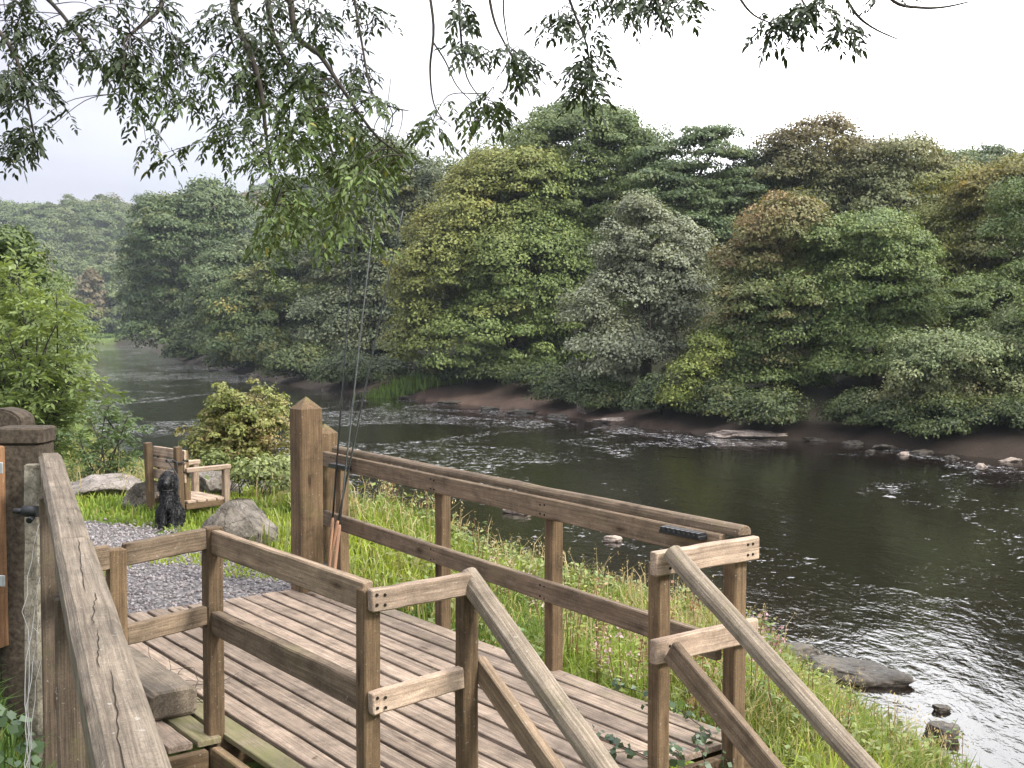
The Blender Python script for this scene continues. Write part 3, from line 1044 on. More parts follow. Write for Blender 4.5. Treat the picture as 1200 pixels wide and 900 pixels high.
# old sleeper lying on the deck
b = Timber(); b.bar(D(-.55, -2.2, .083), D(.97, -2.2, .083), .25, .15, cham=.018, seg=12, wob=.004, moss=.02, tone=.45)
o = b.build('wooden_sleeper', M_OLD); tag(o, 'old squared timber sleeper lying on the deck boards by the fence', 'sleeper')

# ------------------------------------------------------------------ fence in the left foreground
fe = empty('post_and_rail_fence', (-2.45, 6.15, .2))
tag(fe, 'old thick-railed fence with wires running towards the viewer at the left', 'fence')
b = Timber(); b.bar((-2.68, 6.42, -.4), (-2.68, 6.42, 1.425), .25, .2, up=(0, 1, 0), cham=.012, seg=9, wob=.002, tone=.35)
b.bar((-2.68, 6.42, 1.428), (-2.68, 6.42, 1.515), .27, .22, up=(0, 1, 0), cham=.022, seg=2, wob=.002, tone=.6)
b.build('end_post', M_MOSSPOST, fe)
b = Timber(); b.bar((-2.475, 5.99, -.3), (-2.52, 6.17, 1.34), .10, .09, up=(.3, 1, 0), cham=.012, seg=8, wob=.002)
o = b.build('strainer_post', M_CONC, fe); o['label'] = 'lichen-covered concrete strainer post'
R0 = Vector((-2.50, 6.30, 1.335)); R1 = Vector((-.675, 2.05, 1.235)); R2 = R1 + (R1 - R0).normalized() * 2.3
Rj = R0.lerp(R1, .54)
dR = (R1 - R0).normalized()
for a_, b_, w_, h_ in ((R0, Rj - dR * .004, .117, .10), (Rj + dR * .004 + Vector((0, 0, -.004)), R2, .124, .115)):
    t_ = Timber(); t_.bar(a_, b_, w_, h_, cham=.02, seg=22, wob=.0009, tone=.38, moss=.0)
    o = t_.build('top_rail', M_OLD, fe)
# split along the top of the nearer rail: a ragged dark groove
def crack(pts, w):
    V = []; F = []
    for k, p in enumerate(pts):
        ww = w * (0.25 if k in (0, len(pts) - 1) else random.uniform(.6, 1.2))
        sd = Vector((dR.y, -dR.x, 0)).normalized()
        V += [p - sd * ww, p + sd * ww]
        if k: F.append((2 * k - 2, 2 * k - 1, 2 * k + 1, 2 * k))
    return V, F


sideR = Vector((dR.y, -dR.x, 0)).normalized()      # towards the deck is negative
Vc, Fc = [], []
for (ta, tb_, o0, o1) in ((.555, .72, .012, -.008), (.725, .80, .018, -.012), (.81, .88, .0, -.022), (.885, 1.02, .004, -.022), (.45, .50, .0, .004)):
    n_ = 14
    pts = []
    for k in range(n_):
        t = ta + (tb_ - ta) * k / (n_ - 1)
        base = R0.lerp(R1, t)
        topz = .0600 if t > .54 else .0512
        pts.append(base + Vector((0, 0, topz - .0035 if t > .54 else topz)) + sideR * (-(o0 + (o1 - o0) * k / (n_ - 1)) + random.gauss(0, .0022)))
    v_, f_ = crack(pts, .0013)
    Fc += [tuple(i + len(Vc) for i in q) for q in f_]; Vc += v_
me = bpy.data.meshes.new('crack'); w = parent_world(fe); me.from_pydata([w @ v for v in Vc], [], Fc)
link('split', me, M_CRACK, fe)
for (q, zt) in ((R0.lerp(R1, .17), 1.25), (R0.lerp(R1, .62), 1.21), (R0.lerp(R2, .93), 1.17)):
    b = Timber(); b.bar((q.x - .02, q.y, -.4), (q.x - .02, q.y, zt), .11, .09, up=dR, seg=6, moss=.03); b.build('fence_post', M_DARKOLD, fe)
for k, (z0, z1) in enumerate(((1.06, .80), (.82, .48), (.62, .30), (.42, .18))):
    a_ = Vector((-2.42, 5.95, z0)); b_ = Vector((-.62, 1.75, z1 + .1))
    pts = []
    for j in range(18):
        t = j / 17
        pp = a_.lerp(b_, t) + Vector((random.gauss(0, .006), random.gauss(0, .004), -.05 * math.sin(math.pi * t) + random.gauss(0, .006)))
        pp += Vector((-.10 * min(1, 3 * t), 0, 0))
        pts.append(pp)
    Tubes().add(pts, .0016, n=5).build('wire', M_WIRE, fe)
for k in range(2):      # loose tails wound round the strainer
    pts = []
    for j in range(14):
        t = j / 13
        pts.append(Vector((-2.45 + .03 * math.sin(7 * t + k), 5.965 - .02 * t, .88 - .25 * k - .42 * t)) + Vector((random.gauss(0, .006), random.gauss(0, .004), 0)))
    Tubes().add(pts, .0014, n=4).build('wire_tail', M_WIRE, fe)
t_ = Tubes().add([(-2.50, 5.95, 1.12), (-2.42, 5.94, 1.12)], .03, n=12); t_.add([(-2.55, 5.95, 1.12), (-2.50, 5.95, 1.12)], .016, n=8); t_.add([(-2.45, 5.93, 1.09), (-2.45, 5.89, 1.08)], .016, n=8)
t_.build('wire_strainer', M_BLACK, fe)

# round-headed gatepost behind, and the field gate hung from it
gp = Timber()
prof = [(-.125, -.09), (.125, -.09), (.125, .09), (-.125, .09)]
gpo = bpy.data.meshes.new('gatepost')
bm = bmesh.new()
outl = [(-.15, -.4), (.15, -.4), (.15, 1.42)] + [(.15 * math.cos(math.pi * k / 10), 1.42 + .075 * math.sin(math.pi * k / 10)) for k in range(1, 10)] + [(-.15, 1.42)]
fv = [bm.verts.new((x, -.08, z)) for x, z in outl]; bv = [bm.verts.new((x, .08, z)) for x, z in outl]
bm.faces.new(fv); bm.faces.new(list(reversed(bv)))
for k in range(len(fv)): bm.faces.new((fv[k], bv[k], bv[(k + 1) % len(fv)], fv[(k + 1) % len(fv)]))
bmesh.ops.recalc_face_normals(bm, faces=bm.faces)
bmesh.ops.bevel(bm, geom=[e for e in bm.edges if abs(e.verts[0].co.y - e.verts[1].co.y) < .01], offset=.012, segments=2, affect='EDGES')
bm.to_mesh(gpo); bm.free()
go = link('gatepost', gpo, M_MOSSPOST, None, (-2.95, 6.78, .10)); go.rotation_euler = (0, 0, -.18)
tag(go, 'weathered round-headed gatepost behind the dark fence post', 'post')

ga = empty('field_gate', (-2.72, 6.36, .3))
tag(ga, 'orange-brown timber field gate hung on galvanised hinges at the left edge', 'gate')
gd = Vector((-.94, .33, 0)).normalized(); g0 = Vector((-2.80, 6.30, 0))
b = Timber(); b.bar(g0 + Vector((0, 0, .32)), g0 + Vector((0, 0, 1.42)), .085, .075, up=gd, cham=.008); b.build('stile', M_GATE, ga)
b = Timber(); b.bar(g0 + gd * 2.7 + Vector((0, 0, .32)), g0 + gd * 2.7 + Vector((0, 0, 1.32)), .085, .075, up=gd, cham=.008); b.build('stile', M_GATE, ga)
for z in (.40, .58, .78, 1.0, 1.24):
    b = Timber(); b.bar(g0 + gd * .05 + Vector((0, 0, z)), g0 + gd * 2.66 + Vector((0, 0, z)), .04, .085); b.build('bar', M_GATE, ga)
for z in (1.31, .70):
    b = Timber(); q = g0 + Vector((.012, -.012, z)); b.bar(q - gd * .07 + Vector((.0, -.045, 0)), q + gd * .35 + Vector((.0, -.045, 0)), .008, .06, cham=.002, wob=0)
    b.build('hinge', M_ZINC, ga)

# ------------------------------------------------------------------ bench
be = empty('wooden_bench', (-3.75, 12.75, 0))
tag(be, 'low slatted wooden seat with armrests facing the river', 'bench')
BL = atz(178, 605, -.09); BR = atz(213, 613, -.09)
BL = Vector((BL.x, BL.y, 0)); BR = Vector((BR.x, BR.y, 0))
bw = (BR - BL); bl_ = bw.length; bw.normalize()
bf = Vector((-bw.y, bw.x, 0))       # towards the sitter's front (river)
if bf.x < 0: bf = -bf
for q, p in (('l', BL), ('r', BR)):
    b = Timber(); b.bar(p + Vector((0, 0, -.25)), p - bf * .04 + Vector((0, 0, .76)), .075, .075, up=bf, tone=.2); b.build('back_post', M_POST, be)
for p in (BL + bw * .06, BR - bw * .06):
    b = Timber(); b.bar(p + bf * .115 + Vector((0, 0, .10)), p + bf * .075 + Vector((0, 0, .70)), .05, .07, up=bf); b.build('back_brace', M_POST, be)
for z in (.40, .53, .66):
    b = Timber(); b.bar(BL - bw * .03 + bf * .053 + Vector((0, 0, z)), BR - bw * .0 + bf * .053 + Vector((0, 0, z)), .028, .108, tone=.8); b.build('back_slat', M_BENCH, be)
for k in range(4):
    o_ = .12 + .125 * k
    b = Timber(); b.bar(BL + bf * o_ - bw * .02 + Vector((0, 0, .135)), BR + bf * o_ + bw * .02 + Vector((0, 0, .135)), .11, .03, tone=.75); b.build('seat_slat', M_BENCH, be)
for p in (BL, BR):
    f_ = p + bf * .56
    b = Timber(); b.bar(f_ + Vector((0, 0, -.2)), f_ + Vector((0, 0, .465)), .07, .07, up=bf); b.build('front_leg', M_BENCH, be)
    b = Timber(); b.bar(p + bf * .05 + Vector((0, 0, .49)), f_ + bf * .05 + Vector((0, 0, .49)), .08, .05); b.build('armrest', M_BENCH, be)
    b = Timber(); b.bar(p + bf * .05 + Vector((0, 0, .085)), f_ - bf * .04 + Vector((0, 0, .085)), .04, .065); b.build('seat_bearer', M_POST, be)
b = Timber(); b.bar(BL + bf * .56 + Vector((0, 0, .08)), BR + bf * .56 + Vector((0, 0, .08)), .035, .075); b.build('front_rail', M_BENCH, be)

# ------------------------------------------------------------------ dog
def ellip(bm, c, r, sub=3, rot=None):
    m_ = Matrix.Translation(c) @ (rot.to_4x4() if rot else Matrix.Identity(4)) @ Matrix.Diagonal((r[0], r[1], r[2], 1))
    bmesh.ops.create_icosphere(bm, subdivisions=sub, radius=1, matrix=m_)


def caps(bm, a_, b_, r0, r1):
    a_, b_ = Vector(a_), Vector(b_)
    n_ = 9
    for k in range(n_):
        t = k / (n_ - 1); r = r0 + (r1 - r0) * t
        ellip(bm, a_.lerp(b_, t), (r, r, r), 2)


bm = bmesh.new()
ellip(bm, (0, .12, .125), (.135, .15, .125))
caps(bm, (0, .09, .17), (0, -.03, .33), .128, .105)
ellip(bm, (0, -.05, .31), (.105, .095, .13))
caps(bm, (0, -.045, .37), (0, -.07, .45), .082, .07)
ellip(bm, (0, -.085, .485), (.078, .082, .075))
ellip(bm, (0, -.075, .535), (.06, .06, .035))
caps(bm, (0, -.13, .470), (0, -.185, .455), .045, .036)
for sx in (-1, 1):
    caps(bm, (.06 * sx, -.07, .27), (.058 * sx, -.105, .05), .043, .034)
    ellip(bm, (.058 * sx, -.13, .028), (.037, .055, .03))
    ellip(bm, (.115 * sx, .05, .11), (.062, .12, .105))
    ellip(bm, (.135 * sx, -.055, .028), (.038, .065, .03))
    caps(bm, (.07 * sx, -.07, .515), (.098 * sx, -.085, .41), .026, .036)
caps(bm, (-.03, .24, .05), (-.20, .16, .04), .035, .028)
me0 = bpy.data.meshes.new('dog_raw'); bm.to_mesh(me0); bm.free()
tmp = bpy.data.objects.new('dog_raw', me0); COL.objects.link(tmp)
mo = tmp.modifiers.new('remesh', 'REMESH'); mo.mode = 'VOXEL'; mo.voxel_size = .011; mo.use_smooth_shade = True
ms = tmp.modifiers.new('smooth', 'SMOOTH'); ms.iterations = 5; ms.factor = .5
bpy.context.view_layer.update()
dg = bpy.context.evaluated_depsgraph_get()
me1 = bpy.data.meshes.new_from_object(tmp.evaluated_get(dg))
bpy.data.objects.remove(tmp); bpy.data.meshes.remove(me0)
dpos = atz(199, 621, -.085)
dpos.z = tz(dpos.x, dpos.y) + .0
dog = link('dog', me1, None, None, dpos); me1.materials.clear()
M_FUR = leaf_mat('black_fur', .0, .45, .45)
m, nt, out = new_mat('black_coat'); p_ = N(nt, 'ShaderNodeBsdfPrincipled'); p_.inputs['Base Color'].default_value = (.010, .010, .011, 1); p_.inputs['Roughness'].default_value = .6
L(nt, p_.outputs[0], out.inputs[0]); me1.materials.append(m)
dog.rotation_euler = (0, 0, .12); print('DOG', dpos, co.max(0), co.min(0)) if 0 else None
tag(dog, 'black curly-coated dog sitting on the path in front of the bench', 'dog')
nv = len(me1.vertices)
co = np.empty(nv * 3, np.float32); me1.vertices.foreach_get('co', co); co = co.reshape(-1, 3)
DOGS = np.array((.82, .9, 1.07), np.float32)
co = co * DOGS; me1.vertices.foreach_set('co', co.ravel()); me1.update()
no = np.empty(nv * 3, np.float32); me1.vertices.foreach_get('normal', no); no = no.reshape(-1, 3)
kf = 16000
pick = RNG.integers(0, nv, kf)
pc, pn = co[pick] + RNG.normal(0, .004, (kf, 3)), no[pick]
face_front = (pc[:, 1] < -.13) & (pc[:, 2] > .42)
ln = np.where(face_front, .008, .021) * RNG.uniform(.6, 1.3, kf)
dr = pn * .55 + RNG.normal(size=(kf, 3)) * .55 + np.array((0, 0, -.45))
dr /= np.linalg.norm(dr, axis=1, keepdims=True)
V, F = leaves_np(pc + dr * ln[:, None] * .4, np.cross(dr, RNG.normal(size=(kf, 3))), ln, .28, RNG, dr)
fc = np.array((.010, .010, .0115))[None] * RNG.uniform(.3, 2.4, (kf, 1))
ch = (np.abs(pc[:, 0] - .01) < .03) & (pc[:, 1] < -.09) & (pc[:, 2] > .2) & (pc[:, 2] < .36)
fc[ch] = np.array((.10, .10, .11)) * RNG.uniform(.5, 1.2, (ch.sum(), 1))
link('fur', np_mesh('fur', V, F, False, fc), M_FUR, dog)
for sx in (-1, 1):
    bm = bmesh.new(); ellip(bm, (.03 * sx, -.157, .497), (.0105, .009, .0105)); me = bpy.data.meshes.new('eye'); bmesh.ops.scale(bm, vec=(.82, .9, 1.07), verts=bm.verts); bm.to_mesh(me); bm.free()
    link('eye', me, plain_mat('dog_eye', (.03, .016, .01), .08), dog)
bm = bmesh.new(); ellip(bm, (0, -.219, .467), (.019, .013, .015)); me = bpy.data.meshes.new('nose'); bmesh.ops.scale(bm, vec=(.82, .9, 1.07), verts=bm.verts); bm.to_mesh(me); bm.free()
link('nose', me, plain_mat('dog_nose', (.035, .035, .04), .25), dog)
pts = [Vector((.086 * math.cos(q), -.062 + .084 * math.sin(q), .405 + .022 * math.sin(q))) for q in [2 * math.pi * k / 24 for k in range(25)]]
tt = Tubes(); pts = [Vector((p.x * .82, p.y * .9, p.z * 1.07)) for p in pts]; V_, F_ = tube_data(pts, [.009] * 25, 6); tt.v = V_; tt.f = F_
me = bpy.data.meshes.new('collar'); me.from_pydata(V_, [], F_); link('collar', me, M_STRAP, dog)
bm = bmesh.new(); ellip(bm, (.012, -.157, .368), (.009, .003, .009)); me = bpy.data.meshes.new('tag'); bmesh.ops.scale(bm, vec=(.82, .9, 1.07), verts=bm.verts); bm.to_mesh(me); bm.free(); link('collar_tag', me, M_RODG, dog)

lead = Tubes()
top = BR - bf * .085 + Vector((0, 0, .60))
nk = dpos + Vector((.03, .04, .40))
loop = smooth_path([nk, nk + Vector((.03, .10, .10)), (nk + top) / 2 + Vector((-.06, 0, .16)), top + Vector((-.07, -.03, .0)), top + bw * .02], 6)
lead.add(loop, .009, n=6)
ring = [top + bw * (.075 * math.cos(q)) + bf * (.075 + .085 * math.sin(q)) + Vector((0, 0, .012 * math.sin(3 * q))) for q in [2 * math.pi * k / 20 for k in range(21)]]
lead.add(ring, .010, n=6)
lead.add(smooth_path([top + bw * .06 - bf * .0, top + bw * .075 + Vector((0, 0, -.08)), top + bw * .05 + Vector((0, 0, -.22)), top + bw * .07 + Vector((.01, 0, -.30))], 5), .009, n=6)
o = lead.build('dog_lead', M_STRAP); tag(o, 'dark dog lead looped round the back post of the bench', 'lead')


# ------------------------------------------------------------------ rocks
def rock(name, label, c, size, seed, mat, rz=0.0, cuts=9, rough=.12, group=None, sub=5, sink=.3, flat_top=True):
    rnd = random.Random(seed)
    bm = bmesh.new(); bmesh.ops.create_icosphere(bm, subdivisions=sub, radius=1.0)
    pl = []
    for k in range(cuts):
        n_ = Vector((rnd.gauss(0, 1), rnd.gauss(0, 1), rnd.gauss(0, .8))).normalized()
        pl.append((n_, rnd.uniform(.50, .86) if flat_top else rnd.uniform(.42, .70)))
    if flat_top: pl.append((Vector((rnd.uniform(-.2, .2), rnd.uniform(-.2, .2), 1)).normalized(), rnd.uniform(.5, .7)))
    from mathutils import noise as mn
    for v in bm.verts:
        p_ = v.co.copy()
        for n_, d_ in pl:
            e = p_.dot(n_) - d_
            if e > 0: p_ -= n_ * e * .985
        q_ = p_ * 1.6 + Vector((seed * 3.1, seed * 1.7, 0))
        p_ += p_.normalized() * (mn.fractal(q_, .8, 2.1, 6) * rough)
        v.co = Vector((p_.x * size[0] / 2, p_.y * size[1] / 2, (p_.z) * size[2] / 2))
    for ax in range(3):
        lo_ = min(v.co[ax] for v in bm.verts); hi_ = max(v.co[ax] for v in bm.verts)
        for v in bm.verts:
            q_ = (v.co[ax] - lo_) / (hi_ - lo_)
            v.co[ax] = (q_ - sink) * size[2] if ax == 2 else (q_ - .5) * size[ax]
    me = bpy.data.meshes.new(name); bm.to_mesh(me); bm.free()
    if sub > 2: me.polygons.foreach_set('use_smooth', [True] * len(me.polygons))
    o = link(name, me, mat, None, c); o.rotation_euler = (0, 0, rz)
    tag(o, label, 'rock', group)
    return o


def gz(p, dz=0.0): return Vector((p.x, p.y, tz(p.x, p.y) + dz))


rock('boulder', 'big rugged grey boulder beside the bench and the tall post', gz(atz(274, 636, -.05)), (.80, .75, .60), 29, M_ROCK, .5, 11, .07, sink=.2, flat_top=False)
rock('boulder', 'squat grey boulder behind the left foot of the bench', gz(atz(168, 596, -.06)), (.52, .45, .50), 9, M_ROCK, .2, 8, .12)
rock('boulder', 'grey boulder half hidden behind the seat of the bench', gz(atz(243, 594, -.1)) + Vector((.0, .6, 0)), (.60, .45, .50), 12, M_ROCK, .9)
rock('stone_slab', 'broad pale flat slab in the grass left of the bench', gz(atz(121, 580, -.02)), (1.0, .9, .40), 21, M_SLAB, .5, 6, .09, sink=.28)
rock('stone_slab', 'grey flat slab furthest left in the grass behind the fence rail', gz(atz(84, 566, -.02)), (.85, .8, .38), 24, M_SLAB, .1, 6, .10, sink=.3)
# rocks at the near water's edge
rock('shelf_rock', 'long dark wet rock shelf running out from the near bank', Vector((4.45, 15.0, WATER)), (1.5, .9, .36), 31, M_WETROCK, -.35, 7, .16, sink=.5)
rock('shelf_rock', 'dark wet rock covered by weeds at the inner end of the rock shelf', Vector((3.55, 15.7, WATER)), (1.3, .7, .42), 32, M_WETROCK, -.5, 7, .16, sink=.45)
rock('river_stone', 'dark mossy stone in the shallows nearest the bottom right corner', atz(1106, 864, WATER), (.46, .38, .28), 33, M_WETROCK, .2, 7, .1, sink=.45)
rock('river_stone', 'dark stone at the foot of the grassy bank beside the shallows', atz(1090, 892, WATER), (.5, .32, .24), 34, M_WETROCK, .6, sink=.5)
rock('river_stone', 'small black stone just breaking the surface of the shallows', atz(1104, 833, WATER), (.22, .18, .13), 35, M_WETROCK, .0, sink=.45)
rock('river_stone', 'pale stone in the water seen under the river handrail', atz(718, 634, WATER), (.42, .3, .2), 36, M_FARROCK, .0, sink=.4)
rock('river_stone', 'small pale stone in the water beyond the middle railing post', atz(606, 601, WATER), (.75, .4, .24), 37, M_FARROCK, .0, sink=.45)
# far bank
rock('bank_slab', 'long pale pink slab at the foot of the copper tree across the river', atz(884, 513, WATER), (4.0, 1.4, .55), 41, M_FARROCK, -.1, 6, .16, sink=.4)
rock('bank_slab', 'flat pale ledge at the waterline below the grey willow across the river', atz(738, 496, WATER), (4.2, 1.6, .5), 42, M_FARROCK, -.35, 6, .16, sink=.45)
rock('bank_boulder', 'square brown boulder on the far bank under the grey willow', atz(691, 486, WATER + .1), (1.25, 1.0, 1.0), 43, M_FARROCK, .3, 8, .08, sink=.3)
rock('bank_boulder', 'dark boulder beside the pale slab across the river', atz(828, 503, WATER), (1.2, 1.0, .7), 44, M_WETROCK, .4, 8, .1)
fr_spots = [(480, 468, 1.6, .5), (530, 473, 1.8, .4), (575, 480, 1.3, .4), (615, 484, 2.0, .5), (655, 489, 1.2, .4), (720, 494, 1.1, .4), (770, 500, 1.6, .4), (805, 503, 1.0, .4),
            (960, 517, 1.3, .3), (1000, 521, .9, .35), (1040, 526, 1.1, .4), (1085, 531, 1.0, .3), (1116, 538, .7, .3), (1152, 547, .45, .25), (1060, 533, .5, .25), (1185, 541, .8, .3), (1020, 530, .4, .2), (430, 462, 1.8, .5), (385, 458, 1.6, .5),
            (300, 441, 2.4, .8), (255, 434, 2.6, .7)]
for k, (px, py, sz, hh) in enumerate([q for k_, q in enumerate(fr_spots)]):
    rock('bank_stone', 'brown stone along the far waterline', atz(px, py, WATER) + Vector((0, .15 * sz, 0)), (sz, sz * .6, hh), 60 + k, M_FARROCK if k in (13, 14, 15, 18) else M_WETROCK, random.uniform(-.5, .5), 9, .22, 'stones along the far waterline', 4, .55)
# weir
wr = link('weir', None) if False else None
tbw = Tubes()
aW, bW = atz(100, 404, WATER), atz(172, 405, WATER)
for k in range(26):
    t = (k + random.uniform(-.3, .3)) / 25
    rock_p = aW.lerp(bW, t)
rock('weir', 'low pale weir of stones crossing the river far upstream', (aW + bW) / 2, (20, 5, 1.1), 90, M_FARROCK, 0, 5, .2, sink=.45)

# ------------------------------------------------------------------ fishing rods leaning on the railing
def fishing_rod(label, butt, rest, top_len, mat, grip=.55, reel=True, line=True):
    butt = Vector(butt); rest = Vector(rest); d = (rest - butt).normalized()
    root = empty('fishing_rod', butt); tag(root, label, 'fishing rod', 'fishing rods leaning on the railing')
    bend = Vector((.02, .01, 0))
    P_ = lambda l: butt + d * l + bend * (max(0, l - 1.2) ** 2) * .12
    tl = [grip + (top_len - grip) * k / 14 for k in range(15)]
    Tubes().add([P_(l) for l in tl], .0085, .0040, 6).build('blank', mat, root)
    Tubes().add([P_(0), P_(.03), P_(grip * .5), P_(grip - .03), P_(grip)], .013, n=8, radii=[.012, .0155, .012, .0145, .009]).build('cork_grip', M_CORK, root)
    if reel:
        c_ = P_(.16) + Vector((-.055, -.035, 0))
        Tubes().add([c_ + Vector((-.02, -.02, 0)), c_ + Vector((.02, .02, 0))], .045, n=16).build('reel', M_BLACK, root)
    for l in (1.0, 1.5, 2.0, 2.5, 2.95, 3.3, 3.6):
        if l < top_len - .05:
            c_ = P_(l) + Vector((0, -.014, 0))
            Tubes().add([c_ + Vector((.009 * math.cos(q), 0, .009 * math.sin(q))) for q in [math.pi * 2 * k / 8 for k in range(9)]], .0016, n=4).build('line_guide', M_ROD, root)
    if line:
        Tubes().add([P_(.2) + Vector((-.05, -.05, 0)), P_(1.0) + Vector((0, -.018, 0)), P_(top_len)], .0009, n=4).build('line', M_ROD, root)
    return root


bt = atz(385, 697, 0.01)
rst = D(-1.49, sr(-1.49) - .14, .99)
def rest_at(px): 
    # a slot of the comb on the sight line px
    best = None
    for k in range(60):
        q = D(-1.52 + .32 * k / 59, sr(-1.36) - .145, .975)
        e = abs(600 + q.x / q.y * FPX - px)
        if best is None or e < best[0]: best = (e, q)
    return best[1]


fishing_rod('black fishing rod standing most upright against the railing', atz(384, 688, .01), rest_at(393.5), 3.5, M_ROD)
fishing_rod('grey-green fishing rod leaning right, the longest of the three', atz(389, 699, .01), rest_at(411), 4.35, M_RODG)
fishing_rod('thin grey fishing rod leaning furthest over to the right', atz(381, 684, .01), rest_at(414) + Vector((.025, 0, .0)), 3.05, M_RODG, reel=False)

# ------------------------------------------------------------------ trees of the far bank
G_DARK = ((.050, .078, .034), (.10, .138, .062))
G_MID = ((.068, .105, .036), (.135, .175, .060))
G_GREY = ((.125, .142, .092), (.225, .245, .165))
G_YEL = ((.078, .118, .036), (.165, .21, .066))
G_LIGHT = ((.085, .130, .042), (.165, .21, .078))
COPPER = (.29, .19, .115)
GOLD = (.30, .225, .045)
OLIVE = (.22, .175, .075)


def ftree(name, label, Y, bpx, lobes, tr, cols, seed, dens=1.0, leaf=None, group=None, cat='tree', crad=None, **kw):
    bx = at(bpx, 450, Y)
    z = tz(bx.x, bx.y)
    base = Vector((bx.x, bx.y, z - .1))
    k = Y / FPX
    lb = []
    rnd = random.Random(seed)
    area = 0
    for l in lobes:
        dy = l[4] if len(l) > 4 else rnd.uniform(-.35, .35) * l[2] * k
        c_ = at(l[0], l[1], Y + dy) - base
        kx = 1.16 if (Y > 40 and cat == 'tree') else 1.0
        lb.append((c_.x, c_.y, c_.z, l[2] * k * kx, l[2] * k * .95 * kx, l[3] * k * (1 + (kx - 1) * .5)))
        area += 4 * math.pi * (l[2] * k) * (l[3] * k) * .62
    crad = crad or min(1.5, max(.5, .0128 * Y))
    nc = int(area * dens * 1.25 / (crad * crad * 1.25))
    leaf = leaf or max(.10, Y * .0026)
    per = int(min(520, max(50, 5.2 * crad * crad / (leaf * leaf * .5))))
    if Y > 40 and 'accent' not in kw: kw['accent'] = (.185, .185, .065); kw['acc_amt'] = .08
    if 'sub' not in kw: kw['sub'] = 6 if Y > 40 and cat == 'tree' else 0
    return make_tree(name, label, cat, base, lb, tr, cols, crad, nc, per, leaf, group=group, seed=seed, **kw)


FB = 'trees on the far bank'
ftree('broadleaf_tree', 'big dark green tree at the bend, closing the river view upstream', 178, 225,
      [(222, 300, 55, 70), (187, 365, 34, 48), (255, 350, 48, 70), (238, 258, 46, 36), (180, 310, 27, 34), (205, 398, 44, 28), (262, 405, 46, 32)], .5, G_DARK, 1, group=FB)
ftree('broadleaf_tree', 'rounded mid green tree by the water just upstream of the hanging ash', 122, 320,
      [(330, 372, 66, 62), (287, 392, 38, 46), (358, 330, 44, 46), (312, 418, 58, 28), (370, 410, 46, 38), (290, 345, 26, 28)], .4, ((.058, .088, .034), (.118, .152, .06)), 2, group=FB, accent=GOLD, acc_amt=.05)  # green darkened to put shade into the leaf colour
ftree('broadleaf_tree', 'tall dark grey-green tree behind the tips of the fishing rods', 104, 440,
      [(452, 222, 50, 52), (432, 300, 52, 60), (482, 265, 34, 56), (418, 385, 62, 55), (395, 330, 40, 60), (470, 350, 45, 60), (440, 425, 66, 30)], .45, ((.07, .088, .055), (.135, .155, .10)), 3, group=FB)
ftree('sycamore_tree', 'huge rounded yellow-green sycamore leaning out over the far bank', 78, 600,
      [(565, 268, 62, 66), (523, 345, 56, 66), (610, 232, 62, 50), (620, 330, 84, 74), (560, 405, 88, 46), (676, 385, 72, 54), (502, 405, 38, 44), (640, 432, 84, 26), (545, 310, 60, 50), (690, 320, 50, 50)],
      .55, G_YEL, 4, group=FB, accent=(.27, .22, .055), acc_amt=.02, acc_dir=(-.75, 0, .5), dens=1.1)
ftree('sycamore_tree', 'tallest dome of green foliage rising over the right shoulder of the yellow-green sycamore', 80, 700,
      [(690, 196, 74, 66), (722, 262, 50, 66), (636, 196, 52, 46), (684, 158, 48, 34), (652, 260, 70, 56), (730, 335, 44, 62), (728, 188, 32, 36), (670, 330, 70, 60), (600, 225, 34, 34)], .5, ((.062, .095, .036), (.13, .17, .066)), 5, group=FB, accent=(.19, .20, .055), acc_amt=.12, acc_dir=(-.6, 0, -.2))
ftree('willow_tree', 'silvery grey willow drooping to the far waterline', 60, 755,
      [(760, 292, 44, 48), (735, 355, 50, 52), (788, 360, 44, 66), (712, 418, 44, 34), (770, 425, 54, 36), (745, 260, 24, 24), (800, 300, 26, 40)], .35, G_GREY, 6, group=FB, droop=.5, warm=(1, 1, 1))
ftree('broadleaf_tree', 'dark blackish-green tree with flat tiers behind the grey willow', 74, 825,
      [(826, 196, 48, 36), (790, 236, 46, 42), (850, 248, 46, 52), (815, 288, 56, 44), (772, 196, 24, 26), (868, 205, 24, 24), (830, 330, 50, 50)], .45, G_DARK, 7, group=FB, flat=.45)
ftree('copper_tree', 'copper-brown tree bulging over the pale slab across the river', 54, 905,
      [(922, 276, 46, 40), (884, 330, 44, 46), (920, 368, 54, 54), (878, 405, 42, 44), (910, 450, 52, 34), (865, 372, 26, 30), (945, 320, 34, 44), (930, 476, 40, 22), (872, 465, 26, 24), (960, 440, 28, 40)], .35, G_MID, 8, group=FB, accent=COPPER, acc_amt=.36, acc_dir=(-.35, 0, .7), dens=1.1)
ftree('broadleaf_tree', 'tall dark tree with a reddening top on the skyline behind the copper tree', 74, 965,
      [(962, 178, 48, 36), (922, 214, 42, 40), (1000, 218, 46, 44), (962, 252, 66, 42), (985, 300, 50, 50), (930, 180, 22, 22)], .45, ((.07, .088, .042), (.135, .145, .068)), 9, group=FB, accent=(.19, .11, .06), acc_amt=.02, acc_dir=(0, 0, .9))
ftree('broadleaf_tree', 'upright fresh green tree with a domed top right of the copper tree', 52, 1030,
      [(1030, 290, 44, 38), (1012, 350, 44, 50), (1062, 352, 36, 50), (1030, 420, 52, 50), (985, 300, 28, 44), (975, 372, 30, 44), (1050, 305, 34, 36), (985, 440, 34, 36), (1000, 478, 34, 20), (960, 470, 18, 22), (1045, 474, 34, 22)], .33, G_LIGHT, 10, group=FB)
